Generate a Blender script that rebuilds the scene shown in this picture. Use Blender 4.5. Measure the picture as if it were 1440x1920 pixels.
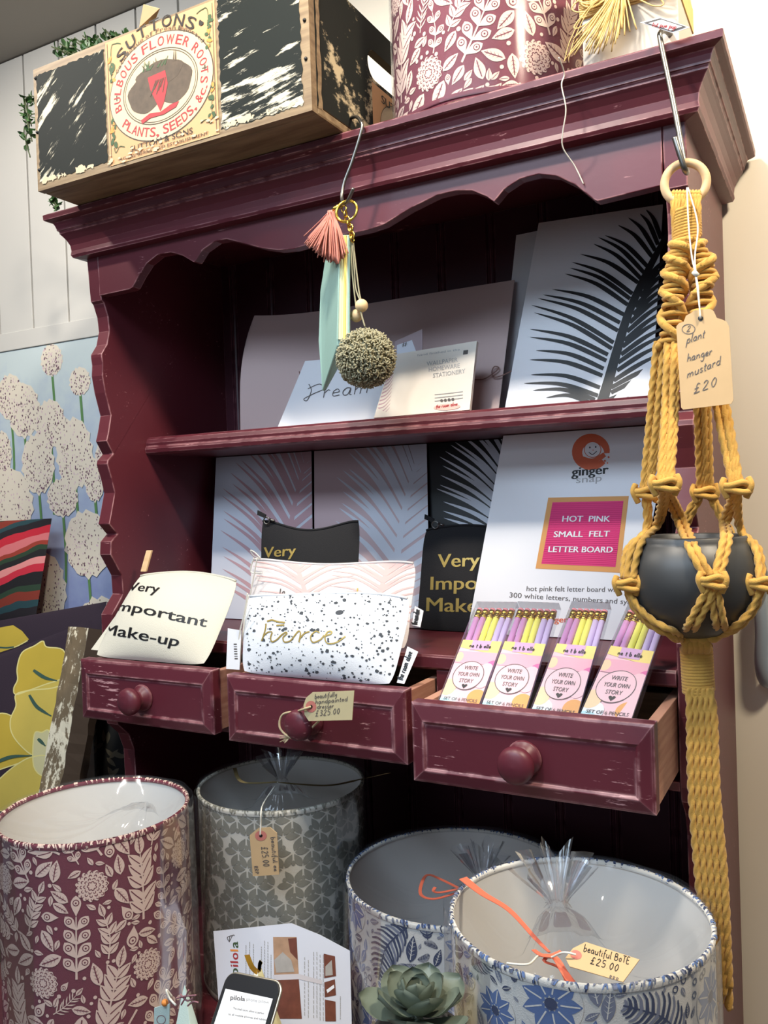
import bpy, bmesh, math, random
import numpy as np
from mathutils import Vector, Matrix
from mathutils.geometry import tessellate_polygon

for o in list(bpy.data.objects): bpy.data.objects.remove(o)
SC = bpy.context.scene
COL = SC.collection
rnd = random.Random(7)

# ------------------------------------------------------------------ camera
# world: x right along the dresser, y into the wall, z up; camera height is z = 0
CAM = np.array([1.1541, -1.0634, 0.0])
RIGHT = np.array([0.87817572, 0.47713972, -0.03383915])
DOWN = np.array([-0.02107059, -0.03208814, -0.99926292])
FWD = np.array([-0.47787386, 0.87824145, -0.01812541])
FPX = 1581.546
cd = bpy.data.cameras.new('camera'); cam = bpy.data.objects.new('camera', cd); COL.objects.link(cam)
cd.sensor_width = 36; cd.lens = FPX / 1920 * 36; cd.clip_start = 0.02
cam.matrix_world = Matrix(((RIGHT[0], -DOWN[0], -FWD[0], CAM[0]), (RIGHT[1], -DOWN[1], -FWD[1], CAM[1]),
                           (RIGHT[2], -DOWN[2], -FWD[2], CAM[2]), (0, 0, 0, 1)))
SC.camera = cam

# ------------------------------------------------------------------ world, lights, exposure
SC.view_settings.view_transform = 'Standard'
SC.view_settings.look = 'None'
SC.view_settings.gamma = 1
SC.view_settings.use_curve_mapping = False
SC.view_settings.exposure = 0.22
W = bpy.data.worlds.new('world'); SC.world = W; W.use_nodes = True
W.node_tree.nodes['Background'].inputs[0].default_value = (0.80, 0.87, 1.0, 1)
W.node_tree.nodes['Background'].inputs[1].default_value = 0.10

def lamp(name, kind, loc, target, energy, color, size=0.05, spot=None, blend=0.6):
    d = bpy.data.lights.new(name, kind); d.energy = energy; d.color = color
    if kind == 'AREA': d.shape = 'RECTANGLE'; d.size = size; d.size_y = size * 0.7
    else: d.shadow_soft_size = size
    if kind == 'SPOT': d.spot_size = math.radians(spot); d.spot_blend = blend
    o = bpy.data.objects.new(name, d); COL.objects.link(o); o.location = loc
    o.rotation_euler = (Vector(target) - Vector(loc)).to_track_quat('-Z', 'Y').to_euler()
    return o
WARM = (1.0, 0.86, 0.66)
lamp('downlight_right', 'SPOT', (1.55, -0.42, 1.06), (1.25, 0.2, -0.3), 75, WARM, 0.10, 130)
lamp('downlight_centre', 'SPOT', (0.62, -0.55, 1.06), (0.5, 0.1, -0.2), 42, (1, .92, .80), 0.035, 130)
lamp('downlight_left', 'SPOT', (-0.35, -0.50, 1.06), (-0.35, 0.3, -0.2), 28, (1, .93, .84), 0.035, 140)
lamp('shop_window', 'AREA', (0.2, -3.6, 0.7), (0.5, 0, -0.2), 16, (0.66, 0.82, 1.0), 2.2)
lamp('overhead_fill', 'AREA', (0.55, -1.15, 1.09), (0.6, -0.75, 0.0), 38, (0.64, 0.81, 1.0), 1.3)  # added cool fill overhead, no fixture seen; brightens the lampshade insides

# ------------------------------------------------------------------ helpers
def s2l(c):
    c = c / 255.0
    return c / 12.92 if c <= 0.04045 else ((c + 0.055) / 1.055) ** 2.4
def C3(*c): return (s2l(c[0]), s2l(c[1]), s2l(c[2]), 1)

def ray(px, py): return RIGHT * ((px - 720) / FPX) + DOWN * ((py - 960) / FPX) + FWD
def P(px, py, y=None, x=None, z=None):
    """the point seen at image place (px, py) that lies on the given x, y or z plane"""
    d = ray(px, py)
    t = (y - CAM[1]) / d[1] if y is not None else (x - CAM[0]) / d[0] if x is not None else (z - CAM[2]) / d[2]
    return CAM + d * t
def project(p):
    c_ = p - CAM; z = c_ @ FWD; return np.array([720 + FPX * (c_ @ RIGHT) / z, 960 + FPX * (c_ @ DOWN) / z])
def cc(ox, oy, s, pts): return [(ox + a / s, oy + b / s) for a, b in pts]

def spline(pts, n=6, closed=False):
    pts = [np.array(p, float) for p in pts]
    if len(pts) < 3 and not closed:
        return [pts[0] + (pts[1] - pts[0]) * k / n for k in range(n + 1)]
    out = []; N = len(pts)
    for i in range(N if closed else N - 1):
        g = (lambda k: pts[k % N]) if closed else (lambda k: pts[max(0, min(N - 1, k))])
        a, b, c, d = g(i - 1), g(i), g(i + 1), g(i + 2)
        for k in range(n):
            t = k / n
            out.append(0.5 * ((2 * b) + (c - a) * t + (2 * a - 5 * b + 4 * c - d) * t * t + (3 * b - a - 3 * c + d) * t ** 3))
    if not closed: out.append(pts[-1])
    return out

class MB:
    def __init__(s): s.v = []; s.f = []; s.mi = []; s.sm = []; s.mats = []
    def m(s, mat):
        if mat not in s.mats: s.mats.append(mat)
        return s.mats.index(mat)
    def add(s, vs, fs, mat, smooth=False):
        b = len(s.v); k = s.m(mat)
        s.v += [tuple(map(float, q)) for q in vs]
        for f in fs: s.f.append([b + i for i in f]); s.mi.append(k); s.sm.append(smooth)
    def box(s, x0, x1, y0, y1, z0, z1, mat):
        vs = [(x, y, z) for x in (x0, x1) for y in (y0, y1) for z in (z0, z1)]
        s.add(vs, [(0, 1, 3, 2), (4, 6, 7, 5), (0, 4, 5, 1), (2, 3, 7, 6), (0, 2, 6, 4), (1, 5, 7, 3)], mat)
    def tube(s, pts, r, mat, n=8, lobes=0, pitch=0.012, cap=True, closed=False):
        pts = [np.array(p, float) for p in pts]; N = len(pts)
        rr = r if callable(r) else (lambda t: r)
        vs = []; nrm = None; arc = 0
        for i, p in enumerate(pts):
            if closed: d = pts[(i + 1) % N] - pts[i - 1]
            else: d = pts[min(i + 1, N - 1)] - pts[max(i - 1, 0)]
            d = d / (np.linalg.norm(d) + 1e-12)
            if nrm is None:
                a = np.array([0, 0, 1.0]) if abs(d[2]) < 0.9 else np.array([1.0, 0, 0])
                nrm = np.cross(d, a)
            nrm = nrm - d * (nrm @ d); nrm /= np.linalg.norm(nrm) + 1e-12
            bn = np.cross(d, nrm)
            if i: arc += np.linalg.norm(p - pts[i - 1])
            R = rr(i / max(1, N - 1))
            for k in range(n):
                th = 2 * math.pi * k / n
                q = R * (1 + (0.26 * math.cos(lobes * th - 2 * math.pi * arc / pitch) if lobes else 0))
                vs.append(p + nrm * math.cos(th) * q + bn * math.sin(th) * q)
        fs = []
        for i in range(N if closed else N - 1):
            for k in range(n):
                j = (i + 1) % N
                fs.append((i * n + k, i * n + (k + 1) % n, j * n + (k + 1) % n, j * n + k))
        if cap and not closed:
            fs.append(tuple(range(n - 1, -1, -1))); fs.append(tuple((N - 1) * n + k for k in range(n)))
        s.add(vs, fs, mat, True)
    def rope(s, pts, r, mat, pitch=0.0125, step=0.0026):
        pts = [np.array(p, float) for p in pts]
        # resample evenly
        seg = [0]
        for a, b in zip(pts, pts[1:]): seg.append(seg[-1] + np.linalg.norm(b - a))
        n = max(2, int(seg[-1] / step)); out = []
        for k in range(n + 1):
            t = seg[-1] * k / n; i = max(0, min(len(pts) - 2, int(np.searchsorted(seg, t) - 1)))
            u = (t - seg[i]) / (seg[i + 1] - seg[i] + 1e-9); out.append(pts[i] + (pts[i + 1] - pts[i]) * u)
        s.tube(out, r, mat, n=12, lobes=3, pitch=pitch)
    def lathe(s, prof, c, mat, n=64, axis='Z', smooth=True, wob=None):
        vs = []
        for r, h in prof:
            for k in range(n):
                a = 2 * math.pi * k / n; q = r * (1 + (wob(a, h) if wob else 0))
                if axis == 'Z': vs.append((c[0] + q * math.cos(a), c[1] + q * math.sin(a), c[2] + h))
                else: vs.append((c[0] + q * math.cos(a), c[1] - h, c[2] + q * math.sin(a)))
        fs = []
        for i in range(len(prof) - 1):
            for k in range(n): fs.append((i * n + k, i * n + (k + 1) % n, (i + 1) * n + (k + 1) % n, (i + 1) * n + k))
        s.add(vs, fs, mat, smooth)
    def grid(s, fn, nu, nv, mat, smooth=True):
        vs = [fn(i / nu, j / nv) for j in range(nv + 1) for i in range(nu + 1)]
        fs = [(j * (nu + 1) + i, j * (nu + 1) + i + 1, (j + 1) * (nu + 1) + i + 1, (j + 1) * (nu + 1) + i) for j in range(nv) for i in range(nu)]
        s.add(vs, fs, mat, smooth)
    def prism(s, poly, vec, mat, tri=True):
        """closed solid: planar outline (3D points) swept by vec"""
        n = len(poly); vec = np.array(vec, float)
        a = [np.array(p, float) for p in poly]; b = [p + vec for p in a]
        tris = tessellate_polygon([[Vector(p) for p in a]])
        fs = [tuple(t) for t in tris] + [tuple(n + i for i in reversed(t)) for t in tris]
        fs += [(i, (i + 1) % n, n + (i + 1) % n, n + i) for i in range(n)]
        s.add(a + b, fs, mat)
    def ball(s, c, r, mat, nu=16, nv=10, sc=(1, 1, 1)):
        vs = []
        for j in range(nv + 1):
            ph = math.pi * j / nv
            for i in range(nu):
                th = 2 * math.pi * i / nu
                vs.append((c[0] + r * sc[0] * math.sin(ph) * math.cos(th), c[1] + r * sc[1] * math.sin(ph) * math.sin(th), c[2] + r * sc[2] * math.cos(ph)))
        fs = [(j * nu + i, j * nu + (i + 1) % nu, (j + 1) * nu + (i + 1) % nu, (j + 1) * nu + i) for j in range(nv) for i in range(nu)]
        s.add(vs, fs, mat, True)
    def build(s, name, parent=None, label=None, cat=None, group=None, kind=None, bevel=0, recalc=True, base=None):
        me = bpy.data.meshes.new(name)
        v = np.array(s.v, float)
        if parent is not None: org = wloc(parent)
        else: org = np.array(base, float) if base is not None else np.array([(v[:, 0].min() + v[:, 0].max()) / 2, (v[:, 1].min() + v[:, 1].max()) / 2, v[:, 2].min()])
        me.from_pydata((v - org).tolist(), [], s.f)
        for mt in s.mats: me.materials.append(mt)
        me.polygons.foreach_set('material_index', s.mi)
        me.polygons.foreach_set('use_smooth', s.sm)
        me.update()
        if recalc:
            bm = bmesh.new(); bm.from_mesh(me); bmesh.ops.recalc_face_normals(bm, faces=bm.faces); bm.to_mesh(me); bm.free()
        o = bpy.data.objects.new(name, me); COL.objects.link(o)
        if parent is not None:
            o.parent = parent
            o['_w'] = list(org)
        else:
            o.location = org; o['_w'] = list(org)
        if bevel:
            b = o.modifiers.new('bevel', 'BEVEL'); b.width = bevel; b.segments = 2; b.limit_method = 'ANGLE'
            b.angle_limit = math.radians(50)
        tag(o, label, cat, group, kind)
        return o
def wloc(o): return np.array(o['_w'])
def tag(o, label=None, cat=None, group=None, kind=None):
    if label: o['label'] = label
    if cat: o['category'] = cat
    if group: o['group'] = group
    if kind: o['kind'] = kind
def thing(name, label, cat, loc, group=None):
    o = bpy.data.objects.new(name, None); COL.objects.link(o); o.location = loc; o['_w'] = list(map(float, loc))
    o.empty_display_size = 0.02
    tag(o, label, cat, group); return o

# ------------------------------------------------------------------ materials
def mat(name, col, rough=0.6, metal=0.0, var=0.0, vscale=8, bump=0.0, bscale=200, coat=0.0, spec=0.5, sheen=0.0, stretch=(1, 1, 1), sss=0):
    m = bpy.data.materials.new(name); m.use_nodes = True; nt = m.node_tree; N = nt.nodes; L = nt.links
    b = N['Principled BSDF']; b.inputs['Base Color'].default_value = col; b.inputs['Roughness'].default_value = rough
    b.inputs['Metallic'].default_value = metal; b.inputs['Coat Weight'].default_value = coat; b.inputs['Coat Roughness'].default_value = 0.08
    b.inputs['Specular IOR Level'].default_value = spec; b.inputs['Sheen Weight'].default_value = sheen
    if var or bump:
        tc = N.new('ShaderNodeTexCoord'); mp = N.new('ShaderNodeMapping'); L.new(tc.outputs['Object'], mp.inputs[0])
        mp.inputs['Scale'].default_value = stretch
    if var:
        n = N.new('ShaderNodeTexNoise'); n.inputs['Scale'].default_value = vscale; n.inputs['Detail'].default_value = 6; L.new(mp.outputs[0], n.inputs[0])
        mx = N.new('ShaderNodeMix'); mx.data_type = 'RGBA'
        mx.inputs['A'].default_value = tuple(c * (1 - var) for c in col[:3]) + (1,)
        mx.inputs['B'].default_value = tuple(min(1, c * (1 + var)) for c in col[:3]) + (1,)
        L.new(n.outputs['Fac'], mx.inputs['Factor']); L.new(mx.outputs['Result'], b.inputs['Base Color'])
    if bump:
        n2 = N.new('ShaderNodeTexNoise'); n2.inputs['Scale'].default_value = bscale; n2.inputs['Detail'].default_value = 3; L.new(mp.outputs[0], n2.inputs[0])
        bp = N.new('ShaderNodeBump'); bp.inputs['Strength'].default_value = bump; bp.inputs['Distance'].default_value = 0.002
        L.new(n2.outputs['Fac'], bp.inputs['Height']); L.new(bp.outputs[0], b.inputs['Normal'])
    return m

def paint_mat(name, col, worn, scuff=0.66, edge=True, stretch=(9, 40, 70), edge_r=0.0032):
    m = mat(name, col, 0.42, var=0.12, vscale=5, bump=0.06, bscale=120)
    nt = m.node_tree; N = nt.nodes; L = nt.links; b = N['Principled BSDF']
    src = b.inputs['Base Color'].links[0].from_socket
    tc = N.new('ShaderNodeTexCoord'); mp = N.new('ShaderNodeMapping'); mp.inputs['Scale'].default_value = stretch; L.new(tc.outputs['Object'], mp.inputs[0])
    n = N.new('ShaderNodeTexNoise'); n.inputs['Scale'].default_value = 3.2; n.inputs['Detail'].default_value = 9; n.inputs['Roughness'].default_value = 0.68; L.new(mp.outputs[0], n.inputs[0])
    n2 = N.new('ShaderNodeTexNoise'); n2.inputs['Scale'].default_value = 9; n2.inputs['Detail'].default_value = 3; L.new(tc.outputs['Object'], n2.inputs[0])
    ad = N.new('ShaderNodeMath'); ad.operation = 'MULTIPLY_ADD'; L.new(n2.outputs['Fac'], ad.inputs[0]); ad.inputs[1].default_value = 0.35; ad.inputs[2].default_value = -0.175
    sm = N.new('ShaderNodeMath'); sm.operation = 'ADD'; L.new(n.outputs['Fac'], sm.inputs[0]); L.new(ad.outputs[0], sm.inputs[1])
    r = N.new('ShaderNodeMapRange'); r.inputs['From Min'].default_value = scuff; r.inputs['From Max'].default_value = scuff + 0.05; L.new(sm.outputs[0], r.inputs[0])
    fac = r.outputs[0]
    if edge:
        bv = N.new('ShaderNodeBevel'); bv.samples = 4; bv.inputs['Radius'].default_value = edge_r
        ge = N.new('ShaderNodeNewGeometry'); dt = N.new('ShaderNodeVectorMath'); dt.operation = 'DOT_PRODUCT'
        L.new(bv.outputs[0], dt.inputs[0]); L.new(ge.outputs['Normal'], dt.inputs[1])
        e = N.new('ShaderNodeMapRange'); e.inputs['From Min'].default_value = 0.992; e.inputs['From Max'].default_value = 0.93; L.new(dt.outputs['Value'], e.inputs[0])
        n3 = N.new('ShaderNodeTexNoise'); n3.inputs['Scale'].default_value = 38; n3.inputs['Detail'].default_value = 6; L.new(tc.outputs['Object'], n3.inputs[0])
        e2 = N.new('ShaderNodeMapRange'); e2.inputs['From Min'].default_value = 0.40; e2.inputs['From Max'].default_value = 0.56; L.new(n3.outputs['Fac'], e2.inputs[0])
        mu = N.new('ShaderNodeMath'); mu.operation = 'MULTIPLY'; L.new(e.outputs[0], mu.inputs[0]); L.new(e2.outputs[0], mu.inputs[1])
        mxx = N.new('ShaderNodeMath'); mxx.operation = 'MAXIMUM'; L.new(mu.outputs[0], mxx.inputs[0]); L.new(fac, mxx.inputs[1]); fac = mxx.outputs[0]
    fm = N.new('ShaderNodeMath'); fm.operation = 'MULTIPLY'; L.new(fac, fm.inputs[0]); fm.inputs[1].default_value = 0.9
    mx = N.new('ShaderNodeMix'); mx.data_type = 'RGBA'; L.new(src, mx.inputs['A']); mx.inputs['B'].default_value = worn; L.new(fm.outputs[0], mx.inputs['Factor'])
    L.new(mx.outputs['Result'], b.inputs['Base Color'])
    return m

def wood_mat(name, c1, c2, scale=12, stretch=(1, 1, 14), rough=0.6):
    m = mat(name, c1, rough); nt = m.node_tree; N = nt.nodes; L = nt.links; b = N['Principled BSDF']
    tc = N.new('ShaderNodeTexCoord'); mp = N.new('ShaderNodeMapping'); mp.inputs['Scale'].default_value = stretch; L.new(tc.outputs['Object'], mp.inputs[0])
    n = N.new('ShaderNodeTexNoise'); n.inputs['Scale'].default_value = scale; n.inputs['Detail'].default_value = 7; L.new(mp.outputs[0], n.inputs[0])
    mx = N.new('ShaderNodeMix'); mx.data_type = 'RGBA'; mx.inputs['A'].default_value = c1; mx.inputs['B'].default_value = c2
    r = N.new('ShaderNodeMapRange'); r.inputs['From Min'].default_value = 0.35; r.inputs['From Max'].default_value = 0.65; L.new(n.outputs['Fac'], r.inputs[0])
    L.new(r.outputs[0], mx.inputs['Factor']); L.new(mx.outputs['Result'], b.inputs['Base Color'])
    bp = N.new('ShaderNodeBump'); bp.inputs['Strength'].default_value = 0.15; bp.inputs['Distance'].default_value = 0.002; L.new(n.outputs['Fac'], bp.inputs['Height']); L.new(bp.outputs[0], b.inputs['Normal'])
    return m

def scraped_mat(name, dark, pale, rot, thr=0.56, stretch=(4, 4, 26), scale=2.2):
    """old paint scraped away in streaks that lean by rot"""
    m = mat(name, dark, 0.75, spec=0.25); nt = m.node_tree; N = nt.nodes; L = nt.links; b = N['Principled BSDF']
    tc = N.new('ShaderNodeTexCoord'); mp = N.new('ShaderNodeMapping'); mp.vector_type = 'TEXTURE'
    mp.inputs['Rotation'].default_value = (0, rot, 0); L.new(tc.outputs['Object'], mp.inputs[0])
    m2 = N.new('ShaderNodeMapping'); m2.inputs['Scale'].default_value = stretch; L.new(mp.outputs[0], m2.inputs[0])
    n = N.new('ShaderNodeTexNoise'); n.inputs['Scale'].default_value = scale; n.inputs['Detail'].default_value = 10; n.inputs['Roughness'].default_value = 0.7; L.new(m2.outputs[0], n.inputs[0])
    n2 = N.new('ShaderNodeTexNoise'); n2.inputs['Scale'].default_value = 11; n2.inputs['Detail'].default_value = 4; L.new(tc.outputs['Object'], n2.inputs[0])
    ad = N.new('ShaderNodeMath'); ad.operation = 'MULTIPLY_ADD'; L.new(n2.outputs['Fac'], ad.inputs[0]); ad.inputs[1].default_value = 0.6; ad.inputs[2].default_value = -0.3
    sm = N.new('ShaderNodeMath'); L.new(n.outputs['Fac'], sm.inputs[0]); L.new(ad.outputs[0], sm.inputs[1])
    r = N.new('ShaderNodeMapRange'); r.inputs['From Min'].default_value = thr; r.inputs['From Max'].default_value = thr + 0.05; L.new(sm.outputs[0], r.inputs[0])
    mx = N.new('ShaderNodeMix'); mx.data_type = 'RGBA'; mx.inputs['A'].default_value = dark; mx.inputs['B'].default_value = pale
    L.new(r.outputs[0], mx.inputs['Factor']); L.new(mx.outputs['Result'], b.inputs['Base Color'])
    return m

def film_mat(name, tint=(0.97, 0.98, 1, 1), refl=0.12, haze=0.04, rough=0.06):
    """thin clear plastic film"""
    m = bpy.data.materials.new(name); m.use_nodes = True; nt = m.node_tree; N = nt.nodes; L = nt.links
    N.remove(N['Principled BSDF']); out = N['Material Output']
    t = N.new('ShaderNodeBsdfTransparent'); t.inputs[0].default_value = tint
    g = N.new('ShaderNodeBsdfGlossy'); g.inputs['Roughness'].default_value = rough
    d = N.new('ShaderNodeBsdfDiffuse'); d.inputs[0].default_value = (0.85, 0.88, 0.92, 1)
    lw = N.new('ShaderNodeFresnel'); lw.inputs[0].default_value = 1.30
    ma = N.new('ShaderNodeMath'); ma.operation = 'MULTIPLY_ADD'; L.new(lw.outputs[0], ma.inputs[0]); ma.inputs[1].default_value = 0.42; ma.inputs[2].default_value = refl - 0.01
    x1 = N.new('ShaderNodeMixShader'); x1.inputs[0].default_value = haze; L.new(t.outputs[0], x1.inputs[1]); L.new(d.outputs[0], x1.inputs[2])
    x2 = N.new('ShaderNodeMixShader'); L.new(ma.outputs[0], x2.inputs[0]); L.new(x1.outputs[0], x2.inputs[1]); L.new(g.outputs[0], x2.inputs[2])
    L.new(x2.outputs[0], out.inputs[0]); return m

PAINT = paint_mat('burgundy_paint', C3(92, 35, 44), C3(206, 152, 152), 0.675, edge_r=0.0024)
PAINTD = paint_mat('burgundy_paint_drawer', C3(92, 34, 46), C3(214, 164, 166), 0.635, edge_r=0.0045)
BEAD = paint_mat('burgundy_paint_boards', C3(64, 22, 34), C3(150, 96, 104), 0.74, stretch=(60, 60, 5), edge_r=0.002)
BARE = wood_mat('bare_pink_wood', C3(176, 124, 104), C3(196, 148, 124), 9, (3, 1, 16))
INNER = wood_mat('drawer_inside_wood', C3(128, 110, 88), C3(150, 130, 104), 9, (1, 4, 16))
CREAMW = mat('cream_wall', C3(236, 226, 208), 0.7, var=0.02)
WHITEW = mat('white_panel', C3(216, 212, 204), 0.5, var=0.015)
GAPW = mat('panel_gap', C3(178, 176, 170), 0.8)
CEIL = mat('ceiling_grey', C3(160, 156, 148), 0.9)
FLOORM = wood_mat('floor_boards', C3(120, 96, 74), C3(146, 120, 92), 6, (1, 12, 1))
WHITE = mat('white_card', C3(236, 236, 240), 0.45, coat=0.15)
GREYW = mat('pale_grey_card', C3(214, 216, 226), 0.45, coat=0.2)
PINKP = mat('blush_print', C3(206, 178, 180), 0.45, coat=0.2)
PINKL = mat('dusty_pink_ink', C3(196, 158, 164), 0.5)
PINKD = mat('blush_sheet', C3(206, 180, 176), 0.55)
BLACK = mat('black_ink', C3(20, 18, 20), 0.5)
BLACKP = mat('black_glossy_print', C3(16, 16, 18), 0.35, coat=0.4)
INK = mat('grey_ink', C3(92, 86, 84), 0.6)
INKL = mat('light_grey_ink', C3(170, 168, 168), 0.6)
CREAMF = mat('cream_canvas', C3(218, 212, 194), 0.9, bump=0.25, bscale=700, sheen=0.2)
BLACKF = mat('black_canvas', C3(22, 21, 24), 0.9, bump=0.3, bscale=700)
WHITEF = mat('white_canvas', C3(228, 231, 236), 0.85, bump=0.2, bscale=700)
PALMF = mat('pink_white_canvas', C3(226, 218, 216), 0.85, bump=0.2, bscale=700)
PALMI = mat('canvas_pink_ink', C3(226, 186, 182), 0.8)
SPECK = mat('speckle_ink', C3(70, 74, 80), 0.8)
GOLDI = mat('gold_foil', C3(190, 164, 92), 0.38, metal=0.45)
GOLDM = mat('gold_metal', C3(222, 186, 84), 0.22, metal=1)
STEEL = mat('steel', C3(124, 122, 118), 0.38, metal=1)
MUSTARD = mat('mustard_rope', C3(204, 156, 72), 0.9, var=0.14, vscale=160, bump=0.3, bscale=900, sheen=0.2)
POTM = mat('charcoal_ceramic', C3(58, 58, 58), 0.42)
RINGW = wood_mat('pale_ring_wood', C3(214, 176, 130), C3(224, 190, 146), 20, (1, 1, 4))
KRAFT = mat('kraft_card', C3(205, 172, 128), 0.8, var=0.06, vscale=60)
KRAFTP = mat('pale_kraft_card', C3(205, 190, 148), 0.8, var=0.05, vscale=60)
EYELET = mat('pink_eyelet', C3(200, 120, 108), 0.8)
TWINE = mat('twine', C3(196, 176, 140), 0.9)
CORDW = mat('white_cord', C3(226, 222, 210), 0.85)
MINT = mat('mint_leather', C3(150, 182, 170), 0.5, var=0.05, bump=0.12, bscale=300)
ZIPY = mat('yellow_zip', C3(236, 216, 120), 0.7)
ZIPC = mat('cream_zip', C3(240, 232, 190), 0.7)
ROSE = mat('rose_tassel', C3(200, 128, 112), 0.9, var=0.12, vscale=150)
POM = mat('sage_yarn', C3(160, 154, 126), 0.95, var=0.18, vscale=120)
BEADW = mat('bead_wood', C3(226, 196, 150), 0.6)
ORANGE = mat('orange_ink', C3(224, 98, 44), 0.5)
HOTPINK = mat('hot_pink_felt', C3(226, 64, 126), 0.8)
OAK = mat('oak_frame_print', C3(220, 158, 92), 0.6)
FILM = film_mat('cellophane', refl=0.035, haze=0.02)
FILMS = film_mat('cellophane_side', refl=0.012, haze=0.02, rough=0.15)
FILMG = film_mat('cellophane_gather', refl=0.06, haze=0.02)
SLEEVE = film_mat('clear_sleeve', refl=0.08, haze=0.03)
LINING = mat('white_lining', C3(238, 234, 226), 0.7)
FLORALB = mat('burgundy_linen', C3(112, 48, 62), 0.85, var=0.15, vscale=300, bump=0.2, bscale=800)
FLORALC = mat('blush_linen_print', C3(224, 194, 178), 0.85)
BLUEB = mat('cream_linen', C3(214, 210, 202), 0.85, bump=0.2, bscale=800)
BLUE1 = mat('navy_print', C3(52, 62, 92), 0.85)
BLUE2 = mat('mid_blue_print', C3(88, 112, 158), 0.85)
BLUE3 = mat('grey_blue_print', C3(120, 124, 142), 0.85)
GREYB = mat('oat_linen', C3(206, 200, 186), 0.85, bump=0.2, bscale=800)
GREYL = mat('grey_leaf_print', C3(134, 131, 118), 0.85)
CORAL = mat('coral_ribbon', C3(226, 112, 84), 0.55)
OLIVE = mat('raffia_string', C3(142, 122, 78), 0.8)
RAFFIA = mat('raffia', C3(222, 190, 124), 0.8, var=0.15, vscale=120)
LEAFG = mat('box_leaf', C3(58, 92, 46), 0.45, var=0.35, vscale=60)
STEMG = mat('box_stem', C3(70, 80, 46), 0.7)
CRATEW = wood_mat('crate_wood', C3(150, 128, 96), C3(118, 96, 70), 7, (1.5, 10, 18))
SCRAPL = scraped_mat('crate_black_left', C3(30, 33, 30), C3(206, 196, 172), math.radians(-38), 0.555)
SCRAPR = scraped_mat('crate_black_right', C3(24, 29, 26), C3(208, 200, 178), math.radians(-8), 0.545)
SCRAPS = scraped_mat('crate_black_side', C3(28, 31, 27), C3(196, 180, 146), math.radians(80), 0.60)
LABELY = mat('aged_label', C3(204, 156, 110), 0.7, var=0.10, vscale=14)
LABELC = mat('label_cream', C3(200, 180, 148), 0.7, var=0.06, vscale=30)
LABELR = mat('label_red', C3(166, 52, 56), 0.7)
LABELK = mat('label_black', C3(44, 38, 32), 0.7)
LABELG = mat('label_green', C3(62, 84, 52), 0.7)
LABELO = mat('label_orange', C3(224, 140, 66), 0.7)
LABELB = mat('label_brown', C3(84, 70, 56), 0.7, var=0.45, vscale=90)
# ------------------------------------------------------------------ flat prints on real surfaces
class Sheet:
    """a flat (or cushioned) sheet; corners given bottom-left, bottom-right, top-right, top-left"""
    def __init__(s, corners, drop=None, bulge=None, top=None):
        c = [P(q[0], q[1], **{q[2]: q[3]}) if len(q) == 4 else np.array(q, float) for q in corners]
        s.raw = [q.copy() for q in c]
        if drop is not None:
            for a, b in ((0, 3), (1, 2)):
                d = c[a] - c[b]; c[a] = c[b] + d * ((drop - c[b][2]) / d[2])
        if top is not None:
            for a, b in ((3, 0), (2, 1)):
                if c[a][2] > top:
                    d = c[a] - c[b]; c[a] = c[b] + d * ((top - c[b][2]) / d[2])
        s.c = c; s.bulge = bulge
        n = np.cross(c[1] - c[0], c[3] - c[0]) + np.cross(c[3] - c[2], c[1] - c[2]); n /= np.linalg.norm(n)
        o = sum(c) / 4
        if n @ (CAM - o) < 0: n = -n
        s.n = n; s.o = o
    def bil(s, u, v): return (s.c[0] * (1 - u) + s.c[1] * u) * (1 - v) + (s.c[3] * (1 - u) + s.c[2] * u) * v
    def uv(s, p):
        u = v = 0.5
        for _ in range(4):
            r = s.bil(u, v) - p
            du = (s.c[1] - s.c[0]) * (1 - v) + (s.c[2] - s.c[3]) * v
            dv = (s.c[3] - s.c[0]) * (1 - u) + (s.c[2] - s.c[1]) * u
            A = np.array([[du @ du, du @ dv], [du @ dv, dv @ dv]]); b = -np.array([du @ r, dv @ r])
            w = np.linalg.solve(A, b); u += w[0]; v += w[1]
        return u, v
    def at(s, px, py, off=0.0):
        d = ray(px, py); hit = lambda h: CAM + d * (((s.o + s.n * h - CAM) @ s.n) / (d @ s.n))
        if not s.bulge: return hit(off)
        cl = lambda k: min(1, max(0, k))
        u, v = s.uv(hit(0.0)); h = s.bulge(cl(u), cl(v)) * .9
        u, v = s.uv(hit(h) - s.n * h); return s.surf(cl(u), cl(v), off)
    def surf(s, u, v, off=0.0):
        return s.bil(u, v) + s.n * ((s.bulge(u, v) if s.bulge else 0) + off)

def clip_poly(poly, quad):
    """keep the part of poly inside the convex quad (image places)"""
    cx = sum(q[0] for q in quad) / len(quad); cy = sum(q[1] for q in quad) / len(quad)
    for a, b in zip(quad, quad[1:] + quad[:1]):
        nx, ny = -(b[1] - a[1]), b[0] - a[0]
        if (cx - a[0]) * nx + (cy - a[1]) * ny < 0: nx, ny = -nx, -ny
        out = []
        for i, q in enumerate(poly):
            r = poly[i - 1]; dq = (q[0] - a[0]) * nx + (q[1] - a[1]) * ny; dr = (r[0] - a[0]) * nx + (r[1] - a[1]) * ny
            if (dq >= 0) != (dr >= 0):
                t = dr / (dr - dq); out.append((r[0] + (q[0] - r[0]) * t, r[1] + (q[1] - r[1]) * t))
            if dq >= 0: out.append(q)
        poly = out
        if len(poly) < 3: return []
    return poly

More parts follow.
